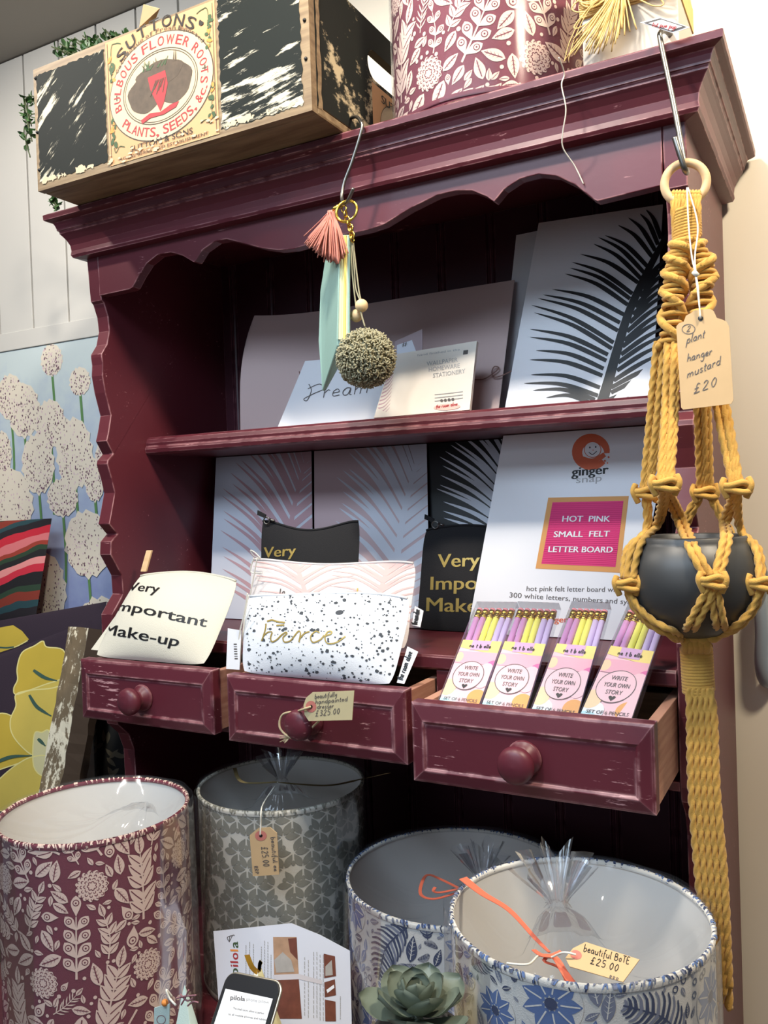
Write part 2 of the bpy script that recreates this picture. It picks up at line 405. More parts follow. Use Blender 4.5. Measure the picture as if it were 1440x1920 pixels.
class Ink:
    """draws shapes, given at image places, onto a surface map (px, py, off) -> point"""
    def __init__(s, mb, fn, clip=None):
        s.mb = mb; s.clip = clip; own = getattr(fn, '__self__', None)
        s.sub = isinstance(own, Sheet) and own.bulge is not None
        s.cnt = 0
        s.fn = (lambda x, y, o_=0.0: fn(x, y, .00022 + o_ * .8 + (s.cnt % 90) * 1.6e-6)) if s.sub else (lambda x, y, o_=0.0: fn(x, y, o_ + (s.cnt % 90) * 1.6e-6))
    def _split(s, t, out, d=0):
        e = [math.hypot(t[i][0] - t[i - 1][0], t[i][1] - t[i - 1][1]) for i in range(3)]
        k = e.index(max(e))
        if e[k] < 9 or d > 14: out.append(t); return
        m = ((t[k][0] + t[k - 1][0]) / 2, (t[k][1] + t[k - 1][1]) / 2); o_ = t[(k + 1) % 3]
        s._split((t[k - 1], m, o_), out, d + 1); s._split((m, t[k], o_), out, d + 1)
    def poly(s, pts, mat, lay=1):
        pts = [tuple(p) for p in pts]; s.cnt += 1
        if s.clip: pts = clip_poly(pts, s.clip)
        if len(pts) < 3: return
        if s.sub and max(abs(pts[i][0] - pts[i - 1][0]) + abs(pts[i][1] - pts[i - 1][1]) for i in range(len(pts))) + (10 if len(pts) > 9 else 0) > 12:
            out = []
            for t in tessellate_polygon([[Vector((p[0], p[1], 0)) for p in pts]]): s._split(tuple(pts[i] for i in t), out)
            for t in out: s.mb.add([s.fn(p[0], p[1], 0.0003 * lay) for p in t], [(0, 1, 2)], mat, True)
            return
        vs = [s.fn(p[0], p[1], 0.0003 * lay) for p in pts]
        if len(pts) <= 4: s.mb.add(vs, [tuple(range(len(pts)))], mat)
        else:
            tr = tessellate_polygon([[Vector((p[0], p[1], 0)) for p in pts]])
            s.mb.add(vs, [tuple(t) for t in tr], mat)
    def stroke(s, pts, w, mat, lay=1, n=6, taper=None, raw=False):
        q = [np.array(p, float) for p in pts] if raw else spline(pts, n)
        N = len(q)
        if N < 2: return
        L = []; R = []
        for i in range(N):
            d = q[min(i + 1, N - 1)] - q[max(0, i - 1)]; d /= np.linalg.norm(d) + 1e-9
            k = np.array([-d[1], d[0]]); ww = w * (taper(i / (N - 1)) if taper else 1) / 2
            L.append(q[i] + k * ww); R.append(q[i] - k * ww)
        for i in range(N - 1): s.poly([L[i], R[i], R[i + 1], L[i + 1]], mat, lay)
    def ell(s, cx, cy, rx, ry, mat, lay=1, rot=0, n=20):
        c, si = math.cos(rot), math.sin(rot)
        s.poly([(cx + rx * math.cos(a) * c - ry * math.sin(a) * si, cy + rx * math.cos(a) * si + ry * math.sin(a) * c) for a in [2 * math.pi * k / n for k in range(n)]], mat, lay)
    def ring(s, cx, cy, rx, ry, w, mat, lay=1, n=40):
        s.stroke([(cx + rx * math.cos(2 * math.pi * k / n), cy + ry * math.sin(2 * math.pi * k / n)) for k in range(n + 1)], w, mat, lay, raw=True)
    def text(s, body, p0, p1, h, mat, lay=1, bold=0.0, shear=0.0):
        """text whose baseline runs p0 -> p1 and whose capitals rise by the vector h"""
        vs, fs = text2d(body, 0.0, shear)
        if bold > 0:
            l_ = math.hypot(p1[0] - p0[0], p1[1] - p0[1]) + 1e-9; k_ = bold * 1.5 * math.hypot(*h) / l_; dx, dy = (p1[0] - p0[0]) * k_, (p1[1] - p0[1]) * k_
            for q in (-1, -.5, .5, 1): s.text(body, (p0[0] + dx * q, p0[1] + dy * q), (p1[0] + dx * q, p1[1] + dy * q), h, mat, lay, 0, shear)
        x0 = min(v[0] for v in vs); x1 = max(v[0] for v in vs); k = 1 / (x1 - x0)
        pts = [(p0[0] + (p1[0] - p0[0]) * (v[0] - x0) * k + h[0] * v[1], p0[1] + (p1[1] - p0[1]) * (v[0] - x0) * k + h[1] * v[1]) for v in vs]
        s.cnt += 1
        if s.clip or s.sub:
            for f in fs: s.poly([pts[i] for i in f], mat, lay)
        else: s.mb.add([s.fn(p[0], p[1], 0.0003 * lay) for p in pts], fs, mat)
    def hand(s, body, p0, p1, h, mat, w=1.6, lay=1):
        """pen handwriting along p0 -> p1, h = x-height vector"""
        strokes, W_ = hand2d(body); k = 1.0 / W_
        for st in strokes:
            s.stroke([(p0[0] + (p1[0] - p0[0]) * x * k + h[0] * y, p0[1] + (p1[1] - p0[1]) * x * k + h[1] * y) for x, y in st], w, mat, lay, n=4)

_tc = {}
def text2d(body, bold=0.0, shear=0.0):
    key = (body, bold, shear)
    if key not in _tc:
        cu = bpy.data.curves.new('t', 'FONT'); cu.body = body; cu.size = 1; cu.offset = bold; cu.shear = shear; cu.resolution_u = 3
        ob = bpy.data.objects.new('t', cu); COL.objects.link(ob)
        dg = bpy.context.evaluated_depsgraph_get(); me = ob.evaluated_get(dg).to_mesh()
        cap = 0.70
        vs = [(v.co.x, v.co.y / cap) for v in me.vertices]; fs = [tuple(p.vertices) for p in me.polygons]
        ob.evaluated_get(dg).to_mesh_clear(); bpy.data.objects.remove(ob); bpy.data.curves.remove(cu)
        _tc[key] = (vs, fs)
    return _tc[key]

HG = {  # pen strokes: width, list of strokes (x-height 1, ascender 2, descender -1)
 'a': (1, [[(.8, .9), (.4, 1), (.1, .6), (.2, .1), (.6, .1), (.8, .9), (.8, .1), (1, 0)]]), 'b': (.9, [[(.1, 2), (.1, 0), (.5, 0), (.8, .5), (.5, 1), (.1, .7)]]),
 'd': (1, [[(.8, .8), (.4, 1), (.1, .5), (.4, 0), (.8, .3), (.85, 2), (.85, .1), (1, 0)]]), 'e': (.85, [[(.1, .5), (.7, .6), (.5, 1), (.15, .7), (.2, .1), (.8, .15)]]),
 'f': (.7, [[(.7, 1.9), (.4, 1.9), (.3, 1), (.3, -.6)], [(.05, 1), (.6, 1)]]), 'g': (.9, [[(.8, .9), (.4, 1), (.1, .5), (.5, .1), (.8, .6), (.8, -.7), (.4, -1), (.1, -.7)]]),
 'h': (.9, [[(.15, 2), (.12, 0)], [(.12, .6), (.5, 1), (.75, .7), (.75, 0)]]), 'i': (.4, [[(.2, 1), (.2, .1), (.4, 0)], [(.2, 1.4), (.24, 1.5)]]),
 'l': (.4, [[(.2, 2), (.15, .2), (.4, 0)]]), 'm': (1.5, [[(.1, 1), (.12, 0)], [(.12, .6), (.45, 1), (.65, .7), (.65, 0)], [(.65, .6), (1, 1), (1.25, .7), (1.3, 0)]]),
 'n': (.95, [[(.1, 1), (.12, 0)], [(.12, .6), (.5, 1), (.75, .7), (.8, 0)]]), 'o': (.9, [[(.5, 1), (.15, .6), (.3, .05), (.7, .2), (.7, .8), (.45, 1)]]),
 'p': (.9, [[(.1, 1), (.08, -1)], [(.1, .7), (.5, 1), (.8, .5), (.5, 0), (.1, .2)]]), 'r': (.7, [[(.1, 1), (.12, 0)], [(.12, .6), (.4, 1), (.65, .9)]]),
 's': (.75, [[(.65, .9), (.3, 1), (.15, .7), (.6, .35), (.5, 0), (.1, .1)]]), 't': (.6, [[(.3, 1.7), (.28, .1), (.55, 0)], [(.02, 1.1), (.6, 1.15)]]),
 'v': (.85, [[(.1, 1), (.4, 0), (.75, 1)]]), 'w': (1.3, [[(.1, 1), (.35, 0), (.6, .8), (.85, 0), (1.15, 1)]]), 'k': (.85, [[(.12, 2), (.1, 0)], [(.65, 1), (.15, .5), (.75, 0)]]),
 'u': (.95, [[(.1, 1), (.15, .15), (.5, 0), (.8, .4), (.8, 1), (.8, .1), (.95, 0)]]), 'y': (.9, [[(.1, 1), (.2, .3), (.5, .2), (.8, 1)], [(.8, 1), (.7, -.7), (.3, -1)]]),
 'B': (1.1, [[(.15, 1.9), (.1, 0)], [(.1, 1.9), (.7, 1.8), (.7, 1.2), (.2, 1), (.9, .8), (.8, .1), (.1, 0)]]), 'E': (1, [[(.8, 1.9), (.15, 1.8), (.12, 0), (.85, .05)], [(.15, 1), (.65, 1)]]),
 'T': (1, [[(.05, 1.9), (.95, 1.9)], [(.5, 1.9), (.45, 0)]]), 'R': (1.05, [[(.15, 0), (.15, 1.9), (.7, 1.7), (.6, 1.1), (.2, 1), (.9, 0)]]), 'P': (1, [[(.15, 0), (.15, 1.9), (.75, 1.6), (.6, 1), (.2, .9)]]),
 '2': (1, [[(.15, 1.5), (.45, 1.9), (.75, 1.5), (.5, .8), (.1, 0), (.85, 0)]]), '3': (.95, [[(.15, 1.7), (.55, 1.9), (.7, 1.4), (.35, 1), (.8, .6), (.5, 0), (.1, .2)]]),
 '5': (.95, [[(.75, 1.9), (.25, 1.9), (.2, 1.1), (.7, 1), (.7, .2), (.3, 0), (.1, .2)]]), '0': (.95, [[(.5, 1.9), (.15, 1), (.4, 0), (.75, .6), (.75, 1.5), (.5, 1.9)]]),
 '£': (1.1, [[(.85, 1.6), (.6, 1.9), (.4, 1.5), (.4, .4), (.1, 0), (.9, .05)], [(.1, .9), (.7, .95)]]), '.': (.4, [[(.15, 0), (.2, .06)]]), ' ': (.6, []),
}
def hand2d(body):
    x = 0; out = []
    for ch in body:
        w, st = HG[ch]
        for q in st: out.append([(x + a, b) for a, b in q])
        x += w + .15
    return out, x

def frond(ink, rib, leaves, ribw, mat, lay=1):
    """palm frond: rib = image places from the foot to the tip; leaves = (t, side, dx, dy, curve, width)"""
    q = spline(rib, 12)
    ink.stroke(q, 1, mat, lay, raw=True, taper=lambda t: ribw[0] * (1 - t) + ribw[1] * t)
    for t, dx, dy, bend, w in leaves:
        p = q[min(len(q) - 1, int(t * (len(q) - 1)))]
        e = p + np.array([dx, dy]); mid = (p + e) / 2 + np.array([-dy, dx]) * bend
        ink.stroke([p, mid, e], w, mat, lay, n=5, taper=lambda s_: (0.55 + 0.9 * s_) if s_ < 0.45 else max(0.03, 0.955 * (1 - (s_ - 0.45) / 0.55) ** 0.8))
def auto_leaves(n, lft, rgt, w, t0=0.02, t1=0.97, jit=0.06):
    """lft / rgt: functions t -> (dx, dy, bend)"""
    out = []
    for k in range(n):
        t = t0 + (t1 - t0) * k / (n - 1)
        for fn in (lft, rgt):
            if fn is None: continue
            dx, dy, b = fn(t); j = 1 + rnd.uniform(-jit, jit)
            out.append((t, dx * j, dy * j, b, w * (1 - 0.35 * t)))
    return out
def slab(mb, S, mat, t=0.0012, outline=None):
    """sheet body of real thickness"""
    pts = [q for q in S.c] if outline is None else [S.at(*q) for q in outline]
    mb.prism(pts, -S.n * t, mat)
# ------------------------------------------------------------------ the room
b = MB(); b.box(-2.2, 2.6, 0.36, 0.46, -1.55, 1.10, CREAMW); b.build('wall_back', kind='structure')
b = MB(); b.box(-2.2, 2.6, -4.2, 0.46, -1.60, -1.55, FLOORM); b.build('floor', kind='structure')
b = MB(); b.box(-2.2, 2.6, -4.2, 0.46, 1.10, 1.16, CEIL); b.build('ceiling', kind='structure')
b = MB()
gx = [-0.934, -0.811, -0.688, -0.565, -0.442, -0.319, -0.196, -0.073, 0.05]
b.box(-1.1, 0.12, 0.356, 0.36, 0.36, 1.099, GAPW)
for a, c in zip([-1.10] + gx, gx + [0.12]):
    b.box(a + 0.0028, c - 0.0028, 0.346, 0.357, 0.437, 1.097, WHITEW)
b.build('trim_1', kind='structure', bevel=0.0012)
b = MB(); b.box(-1.1, 0.0, 0.344, 0.3595, 0.394, 0.438, WHITEW); b.build('trim_2', kind='structure', bevel=0.0015)

# pale blue wallpaper panel with allium heads below the boards
SKY = bpy.data.materials.new('allium_ground'); SKY.use_nodes = True
nt = SKY.node_tree; bs = nt.nodes['Principled BSDF']; bs.inputs['Roughness'].default_value = 0.75
tc = nt.nodes.new('ShaderNodeTexCoord'); sp = nt.nodes.new('ShaderNodeSeparateXYZ'); nt.links.new(tc.outputs['Object'], sp.inputs[0])
nz = nt.nodes.new('ShaderNodeTexNoise'); nz.inputs['Scale'].default_value = 26; nz.inputs['Detail'].default_value = 5; nt.links.new(tc.outputs['Object'], nz.inputs[0])
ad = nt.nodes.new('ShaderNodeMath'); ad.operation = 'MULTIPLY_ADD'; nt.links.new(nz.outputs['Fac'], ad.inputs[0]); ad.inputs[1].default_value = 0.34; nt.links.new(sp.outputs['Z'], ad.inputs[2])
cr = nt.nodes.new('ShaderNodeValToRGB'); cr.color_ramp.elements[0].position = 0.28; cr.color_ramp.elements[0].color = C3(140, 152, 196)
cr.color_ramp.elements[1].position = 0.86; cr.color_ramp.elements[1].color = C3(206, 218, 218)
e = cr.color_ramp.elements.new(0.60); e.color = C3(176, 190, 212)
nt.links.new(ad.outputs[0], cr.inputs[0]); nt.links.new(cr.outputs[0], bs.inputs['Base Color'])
ALLC = mat('allium_cream', C3(236, 224, 204), 0.8); ALLP = mat('allium_pink', C3(224, 196, 200), 0.8)
ALLD = mat('allium_dot', C3(112, 78, 92), 0.8); ALLG = mat('allium_stem', C3(96, 140, 84), 0.8)
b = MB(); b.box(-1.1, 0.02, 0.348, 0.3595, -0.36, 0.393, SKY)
wallmap = lambda x, z, off=0.0: np.array([x, 0.348 - off, z])
ink = Ink(b, wallmap, clip=[(-1.1, -0.36), (0.02, -0.36), (0.02, 0.393), (-1.1, 0.393)])
def allium(px, py, rx, ry, lay, stem=0.3):
    c = P(px, py, y=0.348); x, z = c[0], c[2]
    rx, ry = rx / 1000 * 1.45, ry / 1000 * 1.28
    ink.stroke([(x, z - ry * 0.9), (x + 0.004, z - ry - stem * 0.5), (x, z - ry - stem)], 0.008, ALLG, lay, n=3)
    pts = []
    for i in range(36):
        a = 2 * math.pi * i / 36; q = 1 + 0.05 * math.sin(i * 2.4) + (0.02 if i % 2 else -0.03)
        pts.append((x + rx * q * math.cos(a), z + ry * q * math.sin(a)))
    ink.poly(pts, ALLC, lay + 0.8)
    n = int(900 * rx * ry / 0.0036)
    for _ in range(min(700, n)):
        a = rnd.uniform(0, 2 * math.pi); r_ = math.sqrt(rnd.uniform(0, 0.92))
        dx, dz = r_ * math.cos(a), r_ * math.sin(a)
        if rnd.random() > 0.12 + 0.34 * (0.5 - dz * 0.5): continue
        s_ = rnd.uniform(0.0010, 0.0022)
        ink.ell(x + rx * dx, z + ry * dz, s_, s_ * 1.5, ALLD if rnd.random() < 0.6 else ALLP, lay + 1.2, n=5)
AL = [(97, 675, 26, 30), (20, 745, 34, 45), (150, 715, 24, 26), (45, 770, 40, 52), (95, 795, 36, 46), (140, 850, 42, 66), (5, 850, 24, 44),
      (72, 870, 40, 58), (20, 945, 58, 70), (118, 933, 36, 36), (178, 900, 22, 40), (165, 1020, 52, 62), (205, 860, 30, 40),
      (88, 1105, 48, 70), (-40, 880, 50, 60), (-90, 760, 46, 52), (-110, 930, 56, 66), (-40, 1050, 60, 66), (195, 1180, 60, 60), (-170, 840, 54, 60), (120, 1225, 50, 50)]
for k, a in enumerate(AL): allium(*a, 1.0 + 0.5 * k, stem=0.16)
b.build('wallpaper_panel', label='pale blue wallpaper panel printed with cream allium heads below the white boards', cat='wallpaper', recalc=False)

# ------------------------------------------------------------------ the dresser
D = thing('dresser', 'burgundy painted dresser hutch with scuffed edges, scalloped frieze and three open drawers', 'dresser', (0.5, 0.1, -1.55))
# side boards with a scalloped front edge
def yz(px, py): q = P(px, py, x=0.0); return q[1], q[2]
sil = [(164, 494), (167, 566), (169.5, 571), (174, 595), (176, 622), (174, 648), (168.5, 666), (169, 672), (170.5, 686), (169, 706), (174, 738), (180.5, 780),
       (178.5, 812), (177, 828), (184, 852), (179, 864), (178.5, 871), (183.5, 900), (187, 925), (184, 965), (182.5, 983), (191, 1002), (185, 1016), (185, 1040), (197, 1080), (199, 1115), (187, 1152), (186, 1177)]
fr = [(0.0, 0.432)]
for q in sil[1:]:
    y, z = yz(*q); fr.append((max(0.0, y + 0.001) * 1.9, z))
fr += [(0.0, -0.235), (0.0, -0.366), (0.004, -0.385), (0.028, -0.408), (0.040, -0.44), (0.042, -0.60), (0.042, -1.55)]
for x0 in (0.0, 0.973):
    mb = MB(); mb.prism([(x0, y, z) for y, z in fr] + [(x0, 0.345, -1.55), (x0, 0.345, 0.49), (x0, 0.0, 0.49)], (0.027, 0, 0), PAINT)
    mb.build('side_panel', D, bevel=0.0015)
# bead-and-board back
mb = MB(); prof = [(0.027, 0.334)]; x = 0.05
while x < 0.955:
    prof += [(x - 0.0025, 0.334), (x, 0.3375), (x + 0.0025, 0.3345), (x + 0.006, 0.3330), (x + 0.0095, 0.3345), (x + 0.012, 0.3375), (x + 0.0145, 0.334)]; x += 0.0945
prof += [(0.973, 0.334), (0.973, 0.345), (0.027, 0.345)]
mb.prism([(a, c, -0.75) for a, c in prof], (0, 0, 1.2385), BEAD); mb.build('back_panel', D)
# frieze board with the wavy lower edge
ap = [(186, 554.6), (243, 542), (249, 538), (260, 517), (274.6, 494), (295, 477.5), (320, 473), (341, 478.5), (362, 491), (366, 490), (379, 469), (403, 452), (425, 448), (452, 455), (490, 465), (520, 469), (549, 467),
      (578, 458), (605, 447), (630, 441), (655, 438), (690, 431), (719, 421), (768, 391), (820, 365), (855, 357), (885, 357), (912, 368), (926, 378), (932, 371), (945, 355), (975, 335), (1010, 326), (1045, 330), (1080, 347), (1112, 373), (1120, 377), (1242, 347)]
mb = MB(); mb.prism([(0.0272, 0, 0.434)] + [(min(0.9728, max(0.0272, q[0])), 0, q[2]) for q in (P(a, c, y=0) for a, c in ap)] + [(0.9728, 0, 0.434)], (0, 0.018, 0), PAINT)
mb.prism([(0, 0, 0.4335), (1, 0, 0.4335), (1, 0, 0.4905), (0, 0, 0.4905)], (0, 0.018, 0), PAINT)
mb.build('frieze', D, bevel=0.001)
# cornice
cp = [(0.0, 0.4325), (0.016, 0.4345), (0.0185, 0.439), (0.0175, 0.446), (0.0185, 0.455), (0.0225, 0.464), (0.0275, 0.471), (0.0305, 0.4745), (0.0305, 0.4765), (0.0315, 0.479),
      (0.0335, 0.4795), (0.0335, 0.482), (0.0355, 0.488), (0.038, 0.4925), (0.046, 0.495), (0.0485, 0.4965), (0.049, 0.5045), (0.0475, 0.506), (0.0, 0.506)]
mb = MB(); ring = []
for p, z in cp: ring.append([(-p, 0.345, z), (-p, -p, z), (1 + p, -p, z), (1 + p, 0.345, z)])
vs = [q for r_ in ring for q in r_]; fs = []
for i in range(len(cp) - 1):
    for k in range(3): fs.append((i * 4 + k, i * 4 + k + 1, (i + 1) * 4 + k + 1, (i + 1) * 4 + k))
mb.add(vs, fs, PAINT); mb.add([(0, 0, .506), (1, 0, .506), (1, .345, .506), (0, .345, .506), (0, 0, .4895), (1, 0, .4895), (1, .345, .4895), (0, .345, .4895)], [(0, 1, 2, 3), (7, 6, 5, 4)], PAINT)
mb.build('cornice', D)
# shelf with a rounded nose
mb = MB(); sprof = [(0.334, 0.092), (0.104, 0.092), (0.0965, 0.095), (0.0945, 0.102), (0.096, 0.106), (0.0985, 0.1075), (0.0975, 0.113), (0.100, 0.120), (0.106, 0.124), (0.334, 0.124)]
mb.prism([(0.0272, y, z) for y, z in sprof], (0.9456, 0, 0), PAINT); mb.build('shelf', D, bevel=0.0008)
mb = MB(); mb.prism([(0.0272, y, z) for y, z in [(0.334, -0.244), (0.0, -0.244), (-0.004, -0.241), (-0.004, -0.226), (-0.001, -0.223), (0.334, -0.223)]], (0.9456, 0, 0), PAINT); mb.build('counter_board', D, bevel=0.001)
for x0 in (0.322, 0.650):
    mb = MB(); mb.box(x0, x0 + 0.028, 0.0, 0.334, -0.360, -0.2445, PAINT); mb.build('divider', D, bevel=0.001)
mb = MB(); mb.box(0.0272, 0.9728, 0.001, 0.334, -0.372, -0.3605, PAINT); mb.build('drawer_rail', D, bevel=0.001)
# base cupboard the whole display stands on
mb = MB(); mb.box(-0.09, 0.985, -0.46, -0.0005, -0.80, -0.75, PAINT); mb.box(0.0275, 0.9725, -0.0005, 0.3335, -0.80, -0.75, PAINT); mb.box(-0.06, 0.97, -0.43, -0.0005, -1.55, -0.80, PAINT); mb.build('base_cupboard', D, bevel=0.002)

def drawer(x0, x1, d, z1=-0.2535, z0=-0.352, yaw=0.0):
    mb = MB(); yb = 0.24 - d; t = 0.018
    # bevelled drawer front
    ix, it, ib = 0.017, 0.023, 0.016
    o_ = [(x0, -d, z0), (x1, -d, z0), (x1, -d, z1), (x0, -d, z1)]
    e_ = [(x0 + 0.003, -d - 0.002, z0 + 0.003), (x1 - 0.003, -d - 0.002, z0 + 0.003), (x1 - 0.003, -d - 0.002, z1 - 0.003), (x0 + 0.003, -d - 0.002, z1 - 0.003)]
    i_ = [(x0 + ix, -d - 0.0055, z0 + ib), (x1 - ix, -d - 0.0055, z0 + ib), (x1 - ix, -d - 0.0055, z1 - it), (x0 + ix, -d - 0.0055, z1 - it)]
    j_ = [(x0 + ix + .003, -d - 0.003, z0 + ib + .003), (x1 - ix - .003, -d - 0.003, z0 + ib + .003), (x1 - ix - .003, -d - 0.003, z1 - it - .003), (x0 + ix + .003, -d - 0.003, z1 - it - .003)]
    back = [(a, -d + t, c) for a, _, c in o_]
    vs = back + o_ + e_ + i_ + j_; fs = [(3, 2, 1, 0)]
    for r_ in range(4):
        for k in range(4): fs.append((r_ * 4 + k, r_ * 4 + (k + 1) % 4, (r_ + 1) * 4 + (k + 1) % 4, (r_ + 1) * 4 + k))
    fs.append((16, 17, 18, 19)); mb.add(vs, fs, PAINTD)
    ys = -d + t
    mb.box(x0 + 0.001, x0 + 0.013, ys, yb, z0 + 0.004, z1 - 0.004, BARE)
    mb.box(x1 - 0.013, x1 - 0.001, ys, yb, z0 + 0.004, z1 - 0.004, BARE)
    mb.box(x0 + 0.013, x1 - 0.013, yb - 0.01, yb, z0 + 0.004, z1 - 0.02, INNER)
    mb.box(x0 + 0.013, x1 - 0.013, ys, yb - 0.01, z0 + 0.008, z0 + 0.014, INNER)
    dr = mb.build('drawer', D, bevel=0.0008)
    kb = MB(); kx = (x0 + x1) / 2
    kb.lathe([(0.0, 0), (0.020, 0), (0.021, 0.002), (0.0195, 0.005), (0.017, 0.006), (0.0165, 0.009), (0.0125, 0.011), (0.0115, 0.016), (0.014, 0.020), (0.0195, 0.024), (0.0215, 0.029), (0.0205, 0.035), (0.016, 0.0395), (0.009, 0.0415), (0.0, 0.042)],
             (kx, -d - 0.0031, (z0 + z1) / 2 - 0.003), PAINTD, 40, 'Y')
    k = kb.build('knob', D); k.parent = dr
    return dr
drawer(0.030, 0.312, 0.075)
drawer(0.3515, 0.6475, 0.090)
drawer(0.681, 0.972, 0.140)

# ------------------------------------------------------------------ the seed crate on top
CR = thing('wooden_crate', 'old wooden seed crate with scraped black paint and bulb seed label on the cornice', 'crate', (0.295, 0.09, 0.507))
cx0, cx1, cy0, cy1, cz0, cz1 = 0.033, 0.557, -0.125, 0.33, 0.5065, 0.700
mb = MB(); t = 0.013
mb.box(cx0, cx1, cy0 + t + .0003, cy1, cz0, cz0 + t, CRATEW)
mb.box(cx0, cx1, cy1 - t, cy1, cz0 + t, cz1, CRATEW)
mb.box(cx0, cx0 + t, cy0 + t, cy1 - t, cz0 + t, cz1, CRATEW)
mb.build('box_body', CR, bevel=0.003)
mb = MB(); mb.box(cx0, cx1, cy0, cy0 + t, cz0 + 0.0005, cz1, CRATEW)
fmap = lambda x, z, off=0.0: np.array([x, cy0 - 0.0004 - off, z])
ink = Ink(mb, fmap)
def ragged(x0, x1, z0, z1, amp=0.004, n=34, round_=0.0):
    pts = []
    for (ax, az), (bx, bz) in (((x0, z0), (x1, z0)), ((x1, z0), (x1, z1)), ((x1, z1), (x0, z1)), ((x0, z1), (x0, z0))):
        for k in range(n):
            u = k / n; w = rnd.uniform(0, amp)
            x, z = ax + (bx - ax) * u, az + (bz - az) * u
            if abs(bz - az) < 1e-6: z += w if az == z0 else -w
            else: x += -w if ax == x1 else w
            pts.append((x, z))
    return pts
ink.poly(ragged(0.0385, 0.1905, 0.5185, 0.690, 0.003), SCRAPL)
ink.poly(ragged(0.4065, 0.5455, 0.5150, 0.6995, 0.004), SCRAPR)
for k in range(26):   # bare chips along the lower edge and corners
    x = rnd.uniform(0.40, 0.54) if k % 2 else rnd.uniform(0.04, 0.19); q = rnd.uniform(0.003, 0.010)
    ink.poly([(x + q * rnd.uniform(.5, 1.4) * math.cos(a), 0.518 + rnd.uniform(0, .006) + q * .5 * math.sin(a)) for a in [2 * math.pi * i / 9 for i in range(9)]], LABELC, 2)
# label
lx0, lx1, lz0, lz1 = 0.1935, 0.4035, 0.5120, 0.6965
ink.poly([(lx0, lz0), (lx1, lz0), (lx1, lz1), (lx0, lz1)], LABELY, 1)
for x in (lx0 + .004, lx1 - .004): ink.stroke([(x, lz0 + .003), (x, lz1 - .003)], .0012, LABELB, 2, raw=True)
ocx, ocz, oa, ob = 0.2985, 0.6045, 0.0985, 0.0745
ink.ell(ocx, ocz, oa + .0016, ob + .0016, LABELB, 2, n=64); ink.ell(ocx, ocz, oa, ob, LABELC, 3, n=64)
ink.ring(ocx, ocz, oa * .725, ob * .70, .0012, LABELB, 4); ink.ring(ocx, ocz, oa * .69, ob * .66, .0009, LABELB, 4)
def arc_text(body, cx, cz, ra, rb, a0, a1, h, mat_, lay, bold=.03, flip=False):
    n = len(body); w = []
    for ch in body: w.append(0.45 if ch in " .,'" else 0.5 if ch == 'I' else 1.15 if ch in 'WM' else 0.9)
    tot = sum(w); acc = 0
    for ch, q in zip(body, w):
        a = a0 + (a1 - a0) * (acc + q / 2) / tot; acc += q
        if ch == ' ': continue
        a = math.radians(a); x, z = cx + ra * math.cos(a), cz + rb * math.sin(a)
        tx, tz = -ra * math.sin(a), rb * math.cos(a); l = math.hypot(tx, tz); tx, tz = tx / l, tz / l
        sgn = 1 if flip else -1; tx, tz = tx * sgn, tz * sgn; nx, nz = -tz, tx
        half = abs(a1 - a0) / tot * math.pi / 180 * l * q * 0.40
        ink.text(ch, (x - tx * half, z - tz * half), (x + tx * half, z + tz * half), (nx * h, nz * h), mat_, lay, bold)
arc_text('BULBOUS FLOWER ROOTS', ocx, ocz, oa * .785, ob * .765, 196, -16, .0135, LABELR, 4, .012)
arc_text('PLANTS, SEEDS, &c.', ocx, ocz, oa * .945, ob * .935, 214, 342, .0135, LABELR, 4, .012, flip=True)
arc_text("SUTTONS'", 0.2985, 0.605, 0.098, 0.0815, 140, 40, .0165, LABELK, 4, .018)
arc_text('Catalogue of Fresh Imported', 0.2985, 0.605, 0.094, 0.0765, 150, 30, .0058, LABELB, 4, .01)
ink.text('SUTTON & SONS', (0.237, 0.5235), (0.357, 0.5235), (0, .0085), LABELK, 4, .008)
ink.text('ROYAL BERKS SEED ESTABLISHMENT', (0.215, 0.5155), (0.385, 0.5155), (0, .0042), LABELB, 4, .01)
for sx in (-1, 1):
    ink.text('+', (ocx + sx * oa * .86 - .005, ocz - .002), (ocx + sx * oa * .86 + .005, ocz - .002), (0, .012), LABELB, 4, .02)
# roots in the oval: two dark round roots, a pointed radish, tops and a red ribbon
for dx, dz, rx, rz in ((-.028, -.004, .034, .027), (.027, 0.0, .034, .029), (0, .018, .045, .018)):
    pts = [(ocx + dx + rx * (1 + .06 * math.sin(5 * a)) * math.cos(a), ocz + dz + rz * (1 + .05 * math.cos(4 * a)) * math.sin(a)) for a in [2 * math.pi * k / 30 for k in range(30)]]
    ink.poly(pts, LABELB, 4 + (0 if dz <= 0 else .4))
ink.poly([(ocx - .022, ocz + .018), (ocx + .012, ocz + .020), (ocx + .016, ocz), (ocx + .008, ocz - .024), (ocx, ocz - .036), (ocx - .008, ocz - .02), (ocx - .018, ocz)], LABELR, 5)
for k in range(7): ink.stroke([(ocx - .018 + .004 * k, ocz - .01 + .004 * (k % 3)), (ocx - .006 + .003 * k, ocz + .010)], .0013, LABELB, 6, n=2)
for k in range(14):
    a = math.radians(rnd.uniform(20, 160)); x = ocx + rnd.uniform(-.03, .035)
    ink.stroke([(x, ocz + .028), (x + .010 * math.cos(a), ocz + .028 + .016 * math.sin(a))], .003, LABELG if k % 3 else LABELB, 5, n=3, taper=lambda t_: 1 - t_ * .8)
ink.poly([(ocx - .038, ocz - .040), (ocx - .02, ocz - .034), (ocx, ocz - .037), (ocx + .02, ocz - .031), (ocx + .036, ocz - .030), (ocx + .03, ocz - .037), (ocx + .006, ocz - .042), (ocx - .02, ocz - .041), (ocx - .036, ocz - .046)], LABELR, 5)
